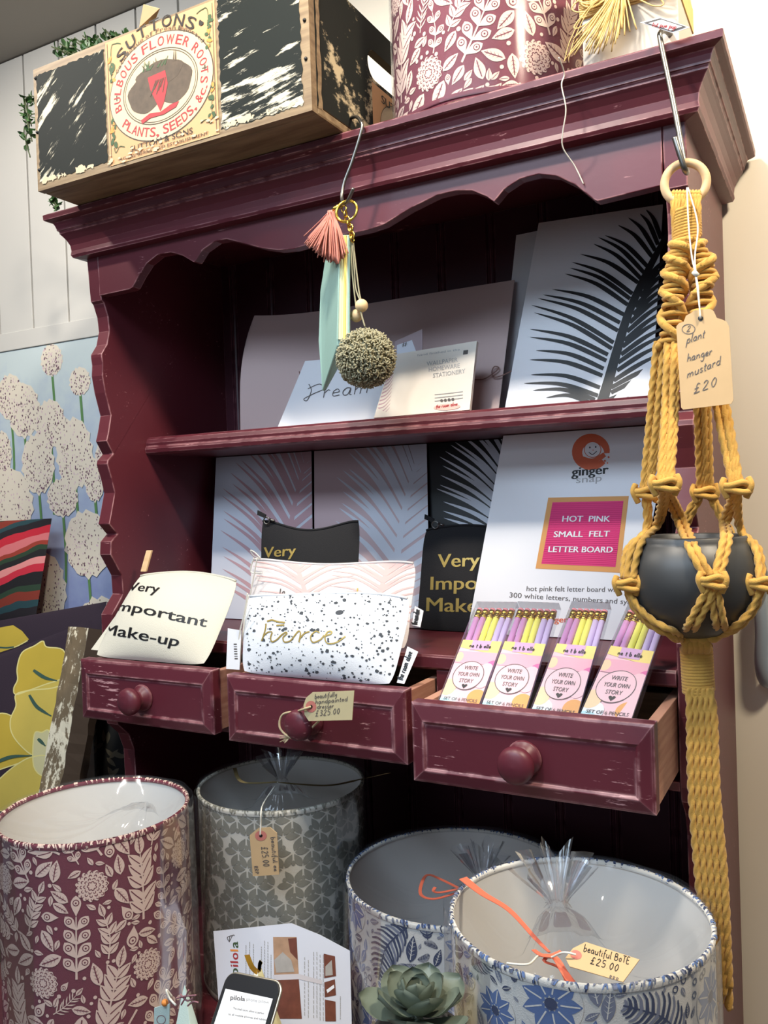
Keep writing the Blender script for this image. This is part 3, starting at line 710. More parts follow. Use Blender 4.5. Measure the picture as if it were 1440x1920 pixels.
# corner leaf scrolls
for sx in (0, 1):
    for sz in (0, 1):
        bx = lx0 + .010 if sx == 0 else lx1 - .010; bz = lz0 + .02 if sz == 0 else lz1 - .012
        dx = 1 if sx == 0 else -1; dz = 1 if sz == 0 else -1
        ink.stroke([(bx, bz + (-.05 if sz else .05)), (bx + dx * .002, bz), (bx + dx * .012, bz + .005), (bx + dx * .022, bz + .002)], .0013, LABELG, 3)
        for k in range(11):
            px, pz = bx + dx * rnd.uniform(-.003, .006), bz + (-1 if sz else 1) * rnd.uniform(.006, .05)
            ink.ell(px, pz, rnd.uniform(.003, .006), rnd.uniform(.002, .0035), LABELG if k % 4 else LABELO, 3.5, rnd.uniform(0, 3), 8)
for k in range(40):   # worn flecks over the label foot
    x, z = rnd.uniform(lx0, lx1), lz0 + abs(rnd.gauss(0, .012)); q = rnd.uniform(.001, .005)
    ink.poly([(x + q * rnd.uniform(.6, 1.6) * math.cos(a), z + q * .5 * rnd.uniform(.6, 1.3) * math.sin(a)) for a in [2 * math.pi * i / 7 for i in range(7)]], LABELC, 6.5)
mb.build('front_board', CR)
# right end board with a rounded hand hole
mb = MB(); hole = []
for k in range(28):
    a = 2 * math.pi * k / 28; hy = 0.1025 + 0.050 * (1 if math.cos(a) > 0 else -1) + 0.022 * math.cos(a)
    hole.append((hy, 0.640 + 0.022 * math.sin(a)))
outer = [(cy0 + t, cz0 + t), (cy1 - t, cz0 + t), (cy1 - t, cz1), (cy0 + t, cz1)]
tri = tessellate_polygon([[Vector((a, c, 0)) for a, c in outer], [Vector((a, c, 0)) for a, c in hole]])
al = outer + hole
for xx in (cx1 - t, cx1): mb.add([(xx, a, c) for a, c in al], [tuple(q) for q in tri], SCRAPS)
for lp in (outer, hole):
    n = len(lp); vs = [(cx1 - t, a, c) for a, c in lp] + [(cx1, a, c) for a, c in lp]
    mb.add(vs, [(i, (i + 1) % n, n + (i + 1) % n, n + i) for i in range(n)], CRATEW if lp is outer else BLACK)
ink = Ink(mb, lambda y, z, off=0.0: np.array([cx1 + .0003 + off, y, z]))
ink.poly([(0.04, .512), (0.21, .512), (0.21, .612), (0.04, .612)], LABELY, 1)
ink.ell(.125, .562, .062, .04, LABELC, 2, n=40); ink.ring(.125, .562, .062, .04, .0012, LABELB, 3); ink.ell(.125, .560, .036, .022, LABELB, 3)
ink.text("SUTTONS'", (.068, .592), (.182, .592), (0, .012), LABELK, 3, .03)
ink.poly(ragged(cy0 + .014, cy0 + .026, .515, .698, .003, 16), CRATEW, 1)
mb.build('end_board', CR)
for x, z in ((.0385, .685), (.0375, .60), (.5505, .625), (.5505, .575), (.0385, .54)):
    mb = MB(); mb.ball((x, cy0 - .0005, z), .0026, BLACK, 8, 6); mb.build('nail_head', CR)

# box foliage trailing out of the crate
PL = thing('foliage_plant', 'green box foliage plant rising and trailing behind the wooden crate', 'plant', (0.06, 0.2, 0.52))
mb = MB(); st = MB()
def leaf3(mb_, p, d, L, w, m_, cup=0.15):
    d = np.array(d, float); d /= np.linalg.norm(d); a = np.cross(d, [rnd.uniform(-1, 1), rnd.uniform(-1, 1), 1.0]); a /= np.linalg.norm(a) + 1e-9; n = np.cross(d, a)
    vs = [p, p + d * L * .35 + a * w / 2 + n * L * cup, p + d * L * .75 + a * w * .42 + n * L * cup, p + d * L, p + d * L * .75 - a * w * .42 + n * L * cup, p + d * L * .35 - a * w / 2 + n * L * cup, p + d * L * .5]
    mb_.add(vs, [(0, 6, 1), (1, 6, 2), (2, 6, 3), (3, 6, 4), (4, 6, 5), (5, 6, 0)], m_)
def sprig(pts, n, L=.014):
    q = spline(pts, 8); st.tube(q, .0012, STEMG, 5)
    for k in range(n):
        p = q[int(rnd.uniform(0.05, 1) * (len(q) - 1))]
        leaf3(mb, p, (rnd.gauss(0, 1), rnd.gauss(0, 1), rnd.gauss(.3, 1)), rnd.uniform(.7, 1.2) * L, L * .6, LEAFG)
for k in range(34):
    px = 100 + 140 * k / 33 + rnd.uniform(-5, 5); y = rnd.uniform(.04, .13); e_ = P(px, 138 - .30 * px - rnd.uniform(0, 26) * (1 if px < 215 else .5), y=y)
    f_ = np.array([min(.40, max(.07, e_[0] + .06)), max(.04, y), .54]); m_ = np.array([min(.42, max(.07, e_[0] + .035)), y, .70])
    sprig([f_, m_, (m_ + e_) / 2 + np.array([.006, 0, .012]), e_], 34)
for k in range(11):
    y = rnd.uniform(.02, .10); e_ = P(56 + rnd.uniform(-3, 6), rnd.uniform(225, 320) if k < 7 else rnd.uniform(360, 388), y=y)
    if k >= 7: e_ = P(rnd.uniform(98, 112), rnd.uniform(372, 392), y=.10)
    sprig([(.050, y, .722), (.030, y, .730), (.010, y, .722), (-.014, y + .005, .69), (e_[0] + .004, e_[1], .62 if e_[2] < .6 else e_[2] + .05), e_], 34)
mb.build('leaves', PL, recalc=False); st.build('stems', PL)
# brown paper loop sticking out of the crate
mb = MB(); q0, q1 = P(262, 52, y=-.085), P(290, 40, y=-.085)
q2, q3 = P(300, 16, y=-.100), P(270, 8, y=-.098)
pts = [q0 + np.array([-.028, .006, -.07]), q0, q3]; w_ = (q1 - q0)
mb.add([pts[0], pts[0] + w_, q1, q0, q3, q2], [(0, 1, 2, 3), (3, 2, 5, 4)], KRAFT)
o = mb.build('paper_tag', label='brown kraft paper tag poking up out of the crate above its seed label', cat='tag', base=(pts[0] + w_ / 2))
so = o.modifiers.new('thick', 'SOLIDIFY'); so.thickness = 0.0014

# ------------------------------------------------------------------ lampshade fabric patterns
class UV2:
    """collects 2D shapes (metres on the unrolled shade) as (points, ink index, layer)"""
    def __init__(s): s.items = []
    def poly(s, pts, k, lay): s.items.append(([tuple(p) for p in pts], k, lay))
    def stroke(s, pts, w, k, lay, taper=None, n=5):
        q = spline(pts, n); N = len(q); L = []; R = []
        for i in range(N):
            d = q[min(i + 1, N - 1)] - q[max(0, i - 1)]; d /= np.linalg.norm(d) + 1e-9
            a = np.array([-d[1], d[0]]) * w / 2 * (taper(i / (N - 1)) if taper else 1); L.append(q[i] + a); R.append(q[i] - a)
        for i in range(N - 1): s.poly([L[i], R[i], R[i + 1], L[i + 1]], k, lay)
def rotp(pts, a, o): return [(o[0] + x * math.cos(a) - y * math.sin(a), o[1] + x * math.sin(a) + y * math.cos(a)) for x, y in pts]
def leafpts(L, w, n=8):
    up = [(L * t, w / 2 * math.sin(math.pi * t ** .8)) for t in [k / n for k in range(n + 1)]]
    return up + [(x, -y) for x, y in up[-2:0:-1]]
def m_leaf(U, o, a, L, w, veins=True):
    U.poly(rotp(leafpts(L, w), a, o), 0, 1)
    U.stroke(rotp([(L * .12, 0), (L * .5, w * .02), (L * .86, 0)], a, o), w * .09, 1, 2, n=3)
    if veins:
        for k in range(4):
            x = L * (.25 + .15 * k)
            for sg in (-1, 1): U.poly(rotp([(x, 0), (x + L * .03, 0), (x + L * .12, sg * w * .28)], a, o), 1, 2)
def m_bud(U, o, a, L, w):
    pts = [(L * t, w / 2 * math.sin(math.pi * min(1, t * 1.0) ** 1.5) ** .8 if 0 < t < 1 else 0) for t in [k / 10 for k in range(11)]]
    U.poly(rotp(pts + [(x, -y) for x, y in pts[-2:0:-1]], a, o), 0, 1)
    c = rotp([(L * .66, 0)], a, o)[0]
    for r_, k, l in ((w * .33, 1, 2), (w * .24, 0, 3), (w * .09, 1, 4)):
        U.poly([(c[0] + r_ * math.cos(t), c[1] + r_ * math.sin(t)) for t in [2 * math.pi * i / 12 for i in range(12)]], k, l)
def m_dahlia(U, o, R):
    U.poly([(o[0] + R * (1 + .06 * math.cos(15 * t)) * math.cos(t), o[1] + R * (1 + .06 * math.cos(15 * t)) * math.sin(t)) for t in [2 * math.pi * i / 90 for i in range(90)]], 0, 1)
    for ring_ in range(4):
        r_ = R * (.88 - .22 * ring_); n = 16 - 3 * ring_
        for k in range(n):
            a = 2 * math.pi * (k + .5 * (ring_ % 2)) / n; c = (o[0] + r_ * math.cos(a), o[1] + r_ * math.sin(a)); q = R * .105
            arc = [(c[0] + q * math.cos(a + t), c[1] + q * math.sin(a + t)) for t in (-1.9, -1.2, -.5, 0, .5, 1.2, 1.9)]
            arc2 = [(c[0] - .12 * q * math.cos(a) + q * .62 * math.cos(a + t), c[1] - .12 * q * math.sin(a) + q * .62 * math.sin(a + t)) for t in (1.9, 1.2, .5, 0, -.5, -1.2, -1.9)]
            for i in range(6): U.poly([arc[i], arc[i + 1], arc2[5 - i], arc2[6 - i]], 1, 2)
def m_spray(U, o, a, L, n, kind):
    bend = rnd.uniform(-.25, .25); st_ = [(0, 0), (L * .5, L * bend * .5), (L, L * bend * .3)]
    st_ = rotp(st_, a, o); U.stroke(st_, L * .030, 0, 1, lambda t: 1.2 - .6 * t)
    q = spline(st_, 10)
    for k in range(n):
        t = .18 + .8 * k / n; i = int(t * (len(q) - 1)); p = q[i]; d = q[min(i + 1, len(q) - 1)] - q[i - 1]; aa = math.atan2(d[1], d[0])
        s_ = L * (.34 - .10 * abs(t - .4))
        for sg in (-1, 1):
            b_ = aa + sg * rnd.uniform(.6, .8)
            if kind == 'fern': U.stroke(rotp([(0, 0), (s_ * .5, sg * s_ * .03), (s_ * .95, 0)], b_, p), s_ * .14, 0, 1, lambda u: .5 + u if u < .5 else 2 * (1 - u) + .1, n=3)
            elif kind == 'leaf': m_leaf(U, p, b_, s_, s_ * .50, False)
            else: m_bud(U, p, b_, s_ * .95, s_ * .5)
    d = q[-1] - q[-3]; aa = math.atan2(d[1], d[0])
    (m_bud if kind == 'bud' else m_leaf)(U, q[-1], aa, L * .34, L * .16)
def m_scroll(U, o, a, R, sg=1):
    pts = [(R * (1 - t * .85) * math.cos(t * 7 * sg), R * (1 - t * .85) * math.sin(t * 7 * sg)) for t in [k / 14 for k in range(15)]]
    U.stroke(rotp([(R * 1.1, -R * 2.2 * sg)] + pts, a, o), R * .24, 0, 1, lambda t: 1.3 - .8 * t, n=3)
class Pack:
    def __init__(s, w, h, res=.0019):
        s.nx, s.ny, s.res, s.w, s.h = int(w / res), int(h / res), res, w, h; s.g = np.zeros((s.ny, s.nx), bool)
    def cells(s, items, grow):
        m = np.zeros_like(s.g)
        for pts, k, lay in items:
            if lay != 1: continue
            p = np.array(pts); x0, y0 = p.min(0) - grow; x1, y1 = p.max(0) + grow
            i0, i1, j0, j1 = int(x0 / s.res), int(x1 / s.res) + 1, int(y0 / s.res), int(y1 / s.res) + 1
            j0c, j1c = max(0, j0), min(s.ny, j1)
            if j1c <= j0c: continue
            c = p.mean(0); pp = c + (p - c) * (1 + grow / (np.abs(p - c).max() + 1e-6))
            X, Y = np.meshgrid((np.arange(i0, i1) + .5) * s.res, (np.arange(j0c, j1c) + .5) * s.res)
            ins = np.zeros(X.shape, bool)
            for a in range(len(pp)):
                xa, ya = pp[a - 1]; xb, yb = pp[a]
                if abs(ya - yb) < 1e-12: continue
                cnd = ((ya > Y) != (yb > Y)) & (X < (xb - xa) * (Y - ya) / (yb - ya) + xa); ins ^= cnd
            m[np.ix_(np.arange(j0c, j1c), np.arange(i0, i1) % s.nx)] |= ins
        return m
    def put(s, U, items, grow=.0006):
        for pts, k, lay in items:
            if lay == 1:
                for x, y in pts:
                    j = int(y / s.res)
                    if 0 <= j < s.ny and s.g[j, int(x / s.res) % s.nx]: return False
        m = s.cells(items, grow)
        if (m & s.g).any(): return False
        s.g |= s.cells(items, 0); U.items += items; return True
def floral(w, h, sc=1.0):
    U = UV2(); pk = Pack(w, h)
    nx = max(3, round(w / (.155 * sc))); r_ = 0
    for i in range(nx):
        for j in range(int(h / (.135 * sc)) + 1):
            t = UV2(); m_dahlia(t, ((i + .5 * (j % 2) + .25) * w / nx, (j + .35) * .135 * sc), .0215 * sc); pk.put(U, t.items)
    for kind, L, n, tries in (('leaf', .085, 5, 60), ('bud', .08, 4, 60), ('leaf', .06, 4, 110), ('bud', .055, 3, 110), ('fern', .045, 6, 110), ('scroll', .012, 0, 90), ('one', .040, 0, 700), ('one', .032, 0, 900), ('buds', .028, 0, 600), ('fern', .028, 4, 160), ('one', .024, 0, 1200), ('buds', .016, 0, 300), ('one', .015, 0, 1600), ('dot', .0028, 0, 900)):
        for _ in range(tries):
            t = UV2(); o_ = (rnd.uniform(0, w), rnd.uniform(-.01, h + .01)); a = rnd.gauss(math.pi / 2, 1.1) if kind in ('leaf', 'bud', 'fern') else rnd.uniform(0, 6.28)
            LL = L * sc * rnd.uniform(.85, 1.15)
            if kind == 'scroll': m_scroll(t, o_, a, LL, rnd.choice((-1, 1)))
            elif kind == 'one': m_leaf(t, o_, a, LL, LL * .48, LL > .018 * sc)
            elif kind == 'buds': m_bud(t, o_, a, LL, LL * .55)
            elif kind == 'dot': t.poly([(o_[0] + LL * math.cos(u), o_[1] + LL * math.sin(u)) for u in [2 * math.pi * i / 9 for i in range(9)]], 0, 1)
            else: m_spray(t, o_, a, LL, n, kind)
            pk.put(U, t.items)
    return U
def bluefloral(w, h, sc=1.0):
    """ink indices: 0 navy, 1 mid blue, 2 grey blue, 3 cream"""
    U = UV2(); pk = Pack(w, h)
    def flower(t, o, R):
        t.poly([(o[0] + R * math.cos(u), o[1] + R * .95 * math.sin(u)) for u in [2 * math.pi * i / 40 for i in range(40)]], 3, 1)
        n = 9
        for k in range(n):
            a = 2 * math.pi * k / n; t.poly(rotp(leafpts(R * .80, R * .52, 6), a, (o[0] + R * .18 * math.cos(a), o[1] + R * .18 * math.sin(a))), 1, 2)
            t.stroke(rotp([(R * .3, 0), (R * .9, 0)], a, o), R * .05, 3, 3, n=2)
        t.poly([(o[0] + R * .2 * math.cos(u), o[1] + R * .2 * math.sin(u)) for u in [2 * math.pi * i / 12 for i in range(12)]], 0, 4)
    def feather(t, o, a, L):
        sg = rnd.choice((-1, 1)); q = spline(rotp([(0, 0), (L * .5, sg * L * .14), (L, sg * L * .05)], a, o), 8); t.stroke(q[::4], L * .02, 0, 1)
        for k in range(1, len(q) - 1):
            d = q[k + 1] - q[k - 1]; aa = math.atan2(d[1], d[0]); s_ = L * .30 * math.sin(math.pi * (k / len(q)) ** .7)
            for sg2 in (-1, 1): t.stroke(rotp([(0, 0), (s_ * .6, sg2 * s_ * .12), (s_, 0)], aa + sg2 * .95, q[k]), L * .045, 0 if k % 3 else 2, 1, lambda u: 1 - .6 * u, n=3)
    def berries(t, o, n):
        for k in range(n):
            c = (o[0] + rnd.gauss(0, .010) * sc, o[1] + rnd.gauss(0, .012) * sc); R = .0042 * sc
            for i in range(10):
                a, b_ = 2 * math.pi * i / 10, 2 * math.pi * (i + 1) / 10
                t.poly([(c[0] + R * math.cos(a), c[1] + R * math.sin(a)), (c[0] + R * math.cos(b_), c[1] + R * math.sin(b_)), (c[0] + .62 * R * math.cos(b_), c[1] + .62 * R * math.sin(b_)), (c[0] + .62 * R * math.cos(a), c[1] + .62 * R * math.sin(a))], 0, 1)
    def leaf(t, o, a, L, k):
        t.poly(rotp(leafpts(L, L * .42), a, o), k, 1); t.stroke(rotp([(L * .1, 0), (L * .9, 0)], a, o), L * .035, 3, 2, n=3)
        for i in range(4):
            x = L * (.25 + .15 * i)
            for sg in (-1, 1): t.poly(rotp([(x, 0), (x + L * .03, 0), (x + L * .12, sg * L * .14)], a, o), 3, 2)
    for kind, L, tries in (('fl', .034, 50), ('fe', .095, 90), ('fl', .026, 40), ('fe', .075, 110), ('be', 14, 60), ('fe', .055, 160), ('lf', .036, 420), ('fl', .014, 180), ('be', 6, 180), ('lf', .024, 800), ('fe', .032, 420), ('lf', .018, 900), ('be', 3, 500), ('lf', .013, 1200), ('fe', .018, 600), ('fl', .006, 600), ('lf', .008, 1200)):
        for _ in range(tries):
            t = UV2(); o_ = (rnd.uniform(0, w), rnd.uniform(0, h)); a = rnd.uniform(0, 6.28)
            if kind == 'fl': flower(t, o_, L * sc)
            elif kind == 'fe': feather(t, o_, a, L * sc)
            elif kind == 'be': berries(t, o_, L)
            else: leaf(t, o_, a, L * sc, rnd.choice((0, 1, 2, 2)))
            pk.put(U, t.items, .0004)
    return U
def petals(w, h, s_=.0185):
    U = UV2(); nx = round(w / s_); s_ = w / nx; hy = s_ * .866
    for j in range(-1, int(h / hy) + 2):
        for i in range(nx):
            p = ((i + .5 * (j % 2)) * s_, j * hy)
            for a in (0, 60, 120):
                if (i * 7 + j * 5 + a) % 11 == 0: continue
                o_ = rotp([(s_ * .10, 0)], math.radians(a), p)[0]
                U.poly(rotp(leafpts(s_ * .80, s_ * .38, 6), math.radians(a), o_), 0, 1)
            c = (p[0] + s_ * .5, p[1] + hy * .34)
            U.poly([(c[0] + s_ * .12 * math.cos(u), c[1] + s_ * .14 * math.sin(u)) for u in [2 * math.pi * i_ / 8 for i_ in range(8)]], 0, 1)
    return U
def clip_band(pts, h):
    for z, sg in ((0.003, 1), (h - 0.003, -1)):
        out = []
        for i, q in enumerate(pts):
            r_ = pts[i - 1]; dq, dr = sg * (q[1] - z), sg * (r_[1] - z)
            if (dq >= 0) != (dr >= 0):
                t = dr / (dr - dq); out.append((r_[0] + (q[0] - r_[0]) * t, z))
            if dq >= 0: out.append(q)
        pts = out
        if len(pts) < 3: return []
    return pts
def shade(name_label, c, r, h, U, w, base_mat, inks, group=None, taper=0.0):
    """drum shade: c = centre of the foot"""
    T = thing('lampshade', name_label, 'lampshade', c, group)
    mb = MB(); n = 128
    R = lambda z: r * (1 - taper * (1 - z / h))
    mb.lathe([(R(0), 0), (R(h), h)], c, base_mat, n)
    for n_it, (pts, k, lay) in enumerate(sorted(U.items, key=lambda i: i[2])):
        lay = lay + (n_it % 90) * .006; pts = clip_band(pts, h)
        if not pts: continue
        cx = sum(p[0] for p in pts) / len(pts); cy = sum(p[1] for p in pts) / len(pts)
        vs = []
        for x, y in pts + [(cx, cy)]:
            a = x / w * 2 * math.pi; q = R(y) + .00025 + .00022 * lay; vs.append((c[0] + q * math.cos(a), c[1] + q * math.sin(a), c[2] + y))
        m = len(pts)
        if max(p[0] for p in pts) - min(p[0] for p in pts) > .010:
            st_ = [tuple(pts[i] for i in t) for t in tessellate_polygon([[Vector((p[0], p[1], 0)) for p in pts]])]; fin = []
            while st_:
                t = st_.pop(); e_ = [abs(t[i][0] - t[i - 1][0]) for i in range(3)]; q_ = e_.index(max(e_))
                if e_[q_] < .008: fin.append(t); continue
                mp_ = ((t[q_][0] + t[q_ - 1][0]) / 2, (t[q_][1] + t[q_ - 1][1]) / 2); o3 = t[(q_ + 1) % 3]; st_ += [(t[q_ - 1], mp_, o3), (mp_, t[q_], o3)]
            for t in fin:
                tv = []
                for x, y in t:
                    a = x / w * 2 * math.pi; q = R(y) + .0003 + .00022 * lay; tv.append((c[0] + q * math.cos(a), c[1] + q * math.sin(a), c[2] + y))
                mb.add(tv, [(0, 1, 2)], inks[k], True)
        elif m <= 4: mb.add(vs[:m], [tuple(range(m))], inks[k], True)
        else:
            tr = tessellate_polygon([[Vector((p[0], p[1], 0)) for p in pts]]); mb.add(vs[:m], [tuple(t) for t in tr], inks[k], True)
    mb.build('fabric_cover', T, recalc=False)
    mb = MB(); mb.lathe([(R(h) - .0016, h - .001), (R(0) - .0016, .001)], c, LINING, n); mb.build('lining', T, recalc=False)
    for z, sg in ((h, 1), (0, -1)):
        rim = MB(); zz0 = z if sg > 0 else .0045
        rim.lathe([(R(z) - .0030, zz0 - .003 * sg), (R(z) - .0034, zz0), (R(z) - .0018, zz0 + .0022 * sg), (R(z) + .0008, zz0 + .002 * sg), (R(z) + .0018, zz0), (R(z) + .0010, zz0 - .005 * sg)], c, base_mat, n)
        band = [(R(h) + .0014, h - .0045), (R(h) + .0022, h - .001), (R(h) + .0014, h + .0022), (R(h) - .0006, h + .0029), (R(h) - .0026, h + .0020), (R(h) - .0040, h - .001)]
        for k in range(420 if sg > 0 else 0):
            a = rnd.uniform(0, 6.2832); da = rnd.uniform(.004, .013); j0 = rnd.randint(0, 3); j1 = min(5, j0 + rnd.randint(1, 3)); sk = rnd.uniform(-.012, .012); vs = []
            for j in range(j0, j1 + 1):
                rr, zz = band[j]; f_ = .35 + .65 * math.sin(math.pi * (j - j0 + .5) / (j1 - j0 + 1))
                for s_ in (-1, 1): vs.append((c[0] + (rr + .0004) * math.cos(a + s_ * da * f_ + sk * (j - j0)), c[1] + (rr + .0004) * math.sin(a + s_ * da * f_ + sk * (j - j0)), c[2] + zz + (.0003 if j < 5 else 0)))
            rim.add(vs, [(2 * j, 2 * j + 1, 2 * j + 3, 2 * j + 2) for j in range(j1 - j0)], rnd.choice(inks[:3]) if len(inks) > 2 else inks[0], True)
        rim.build('rim', T, recalc=False)
    fr_ = MB()
    for k in range(3):
        a = 2 * math.pi * k / 3 + .4; fr_.tube([(c[0] + .016 * math.cos(a), c[1] + .016 * math.sin(a), c[2] + .03), (c[0] + R(0) * .97 * math.cos(a), c[1] + R(0) * .97 * math.sin(a), c[2] + .004)], .0012, STEEL, 6)
    fr_.tube([(c[0] + .016 * math.cos(t), c[1] + .016 * math.sin(t), c[2] + .03) for t in [2 * math.pi * k / 24 for k in range(24)]], .0015, STEEL, 6, closed=True)
    fr_.build('frame', T)
    T['_r'] = r; T['_h'] = h
    return T
def wrap(T, c, r, h, dip=0.03, gather=0.05, side=(0, 6.2832), seed=1, knot=(0, 0), pleats=22, full=True, amp=.012, tuft=.8):
    """cellophane over the mouth, drawn to a tied tuft, and down the sides"""
    rg = random.Random(seed); mb = MB(); ph = [rg.uniform(0, 6.28) for _ in range(6)]
    def wob(a, s_): return (math.sin(pleats * a + ph[0] + 2 * math.sin(3 * a)) * .6 + math.sin(pleats * 1.7 * a + ph[1]) * .4) * s_
    rings = []
    n = 200
    for k in range(15):
        t = k / 14; rr = (r + .002) * (1 - t) + .010 * t
        for_ = []
        for i in range(n):
            a = 2 * math.pi * i / n
            z = h + .0045 + (-dip * math.sin(math.pi * min(1, t * 1.15) * .85) + gather * max(0, t - .72) / .28 * .7) + wob(a, amp * t * (1.1 - t) * 1.6)
            q = rr + wob(a + .2, .004 * t)
            for_.append((c[0] + knot[0] * t ** 1.5 + q * math.cos(a), c[1] + knot[1] * t ** 1.5 + q * math.sin(a), c[2] + z))
        rings.append(for_)
    vs = [p for rn in rings for p in rn]
    mb.add(vs, [(j * n + i, j * n + (i + 1) % n, (j + 1) * n + (i + 1) % n, (j + 1) * n + i) for j in range(14) for i in range(n)], FILM, True)
    if full:
        sd = []
        for j in range(7):
            z = h + .0045 - (h - .004) * j / 6
            sd.append([(c[0] + (r + .003 + (.0035 + .004 * j / 6) * (1 + math.sin(5 * i / n * 6.28 + ph[2]) * .6 + math.sin(13 * i / n * 6.28 + ph[3] + j * .5) * .4)) * math.cos(2 * math.pi * i / n),
                        c[1] + (r + .003 + (.0035 + .004 * j / 6) * (1 + math.sin(5 * i / n * 6.28 + ph[2]) * .6 + math.sin(13 * i / n * 6.28 + ph[3] + j * .5) * .4)) * math.sin(2 * math.pi * i / n), c[2] + z) for i in range(n)])
        mb.add([p for rn in sd for p in rn], [(j * n + i, j * n + (i + 1) % n, (j + 1) * n + (i + 1) % n, (j + 1) * n + i) for j in range(6) for i in range(n)], FILMS, True)
    mb.build('cellophane_wrap', T, recalc=False)
    # the gathered tuft
    tb = MB(); kx, ky = c[0] + knot[0], c[1] + knot[1]; z0 = c[2] + h + .0045 - dip * .3 + gather * .62
    m = 60; prof = [(q * tuft, z * tuft) for q, z in ((.013, 0), (.009, .006), (.013, .016), (.024, .034), (.036, .054))]; vs = []
    if not tuft: return np.array([kx, ky, z0])
    for q, z in prof:
        for i in range(m):
            a = 2 * math.pi * i / m; s_ = 1 + .35 * math.sin(9 * a + ph[4]) * min(1, z * 30 + .3) + .2 * math.sin(17 * a + ph[5])
            vs.append((kx + q * s_ * math.cos(a), ky + q * s_ * math.sin(a), z0 + z + .008 * math.sin(7 * a + ph[1]) * z * 20))
    tb.add(vs, [(j * m + i, j * m + (i + 1) % m, (j + 1) * m + (i + 1) % m, (j + 1) * m + i) for j in range(len(prof) - 1) for i in range(m)], FILMG, True)
    tb.build('gathered_tuft', T, recalc=False)
    return np.array([kx, ky, z0])
CT = -0.7497
LF_C = (0.237, -0.243, CT); LF_R, LF_H = 0.125, 0.3315
GR_C = (0.354, 0.032, CT); GR_R, GR_H = 0.131, 0.297
BL_C = (0.666, 0.013, CT); BL_R, BL_H = 0.1545, 0.217
RT_C = (0.904, -0.211, CT); RT_R, RT_H = 0.132, 0.3105
TP_C = (0.722, 0.095, 0.5085); TP_R, TP_H = 0.139, 0.24
w1 = 2 * math.pi * LF_R
FU = floral(w1, LF_H, 0.88)
T1 = shade('burgundy and blush floral lampshade standing at the front left with a white lining', LF_C, LF_R, LF_H, FU, w1, FLORALB, [FLORALC, FLORALB], 'lampshades wrapped in cellophane')
FU2 = floral(2 * math.pi * TP_R, TP_H, 1.0)
T5 = shade('burgundy and blush floral lampshade standing high on top of the dresser beside the crate', TP_C, TP_R, TP_H, FU2, 2 * math.pi * TP_R, FLORALB, [FLORALC, FLORALB], 'lampshades wrapped in cellophane')
w2 = 2 * math.pi * GR_R
T2 = shade('grey and oat petal patterned lampshade standing under the middle drawer with a hanging tag', GR_C, GR_R, GR_H, petals(w2, GR_H, .027), w2, GREYB, [GREYL, GREYL], 'lampshades wrapped in cellophane')
w3 = 2 * math.pi * BL_R
T3 = shade('blue and cream floral lampshade standing behind the succulent with a blue grey inside', BL_C, BL_R, BL_H, bluefloral(w3, BL_H, 1.0), w3, BLUEB, [BLUE1, BLUE2, BLUE3, BLUEB], 'lampshades wrapped in cellophane')
w4 = 2 * math.pi * RT_R
T4 = shade('blue and cream floral lampshade at the front right with coral ribbon over its mouth', RT_C, RT_R, RT_H, bluefloral(w4, RT_H, .85), w4, BLUEB, [BLUE1, BLUE2, BLUE3, BLUEB], 'lampshades wrapped in cellophane')
k1 = wrap(T1, LF_C, LF_R, LF_H, dip=.030, gather=.012, seed=3, knot=(.05, .04), pleats=7, amp=.004, tuft=0)
k2 = wrap(T2, GR_C, GR_R, GR_H, dip=.040, gather=.030, seed=5, knot=(.015, -.02), pleats=11, amp=.006, tuft=.75)
k3 = wrap(T3, BL_C, BL_R, BL_H, dip=.045, gather=.030, seed=9, knot=(.05, -.03), pleats=9, amp=.006, tuft=.8)
k4 = wrap(T4, RT_C, RT_R, RT_H, dip=.050, gather=.045, seed=12, knot=(-.012, -.03), pleats=10, amp=.007, tuft=.9)
# film standing round the upper shade
mb = MB(); mb.lathe([(TP_R + .004, .002), (TP_R + .0045, TP_H)], TP_C, FILMS, 128, wob=lambda a, z: .010 * math.sin(5 * a) + .006 * math.sin(11 * a + 1)); mb.build('cellophane_wrap', T5, recalc=False)
def ribbon(mb, pts, w, m_, up=(0, 0, 1), n=6, taper=None):
    q = spline(pts, n); N = len(q); vs = []
    for i in range(N):
        d = q[min(i + 1, N - 1)] - q[max(0, i - 1)]; a = np.cross(d, up); a = a / (np.linalg.norm(a) + 1e-9) * w / 2 * (taper(i / (N - 1)) if taper else 1); vs += [q[i] + a, q[i] - a]
    b_ = [np.array(v) + np.array([0, 0, -.0005]) for v in vs]; M_ = len(vs)
    fs = [(2 * i, 2 * i + 1, 2 * i + 3, 2 * i + 2) for i in range(N - 1)] + [(M_ + 2 * i, M_ + 2 * i + 2, M_ + 2 * i + 3, M_ + 2 * i + 1) for i in range(N - 1)]
    mb.add(vs + b_, fs, m_, True)
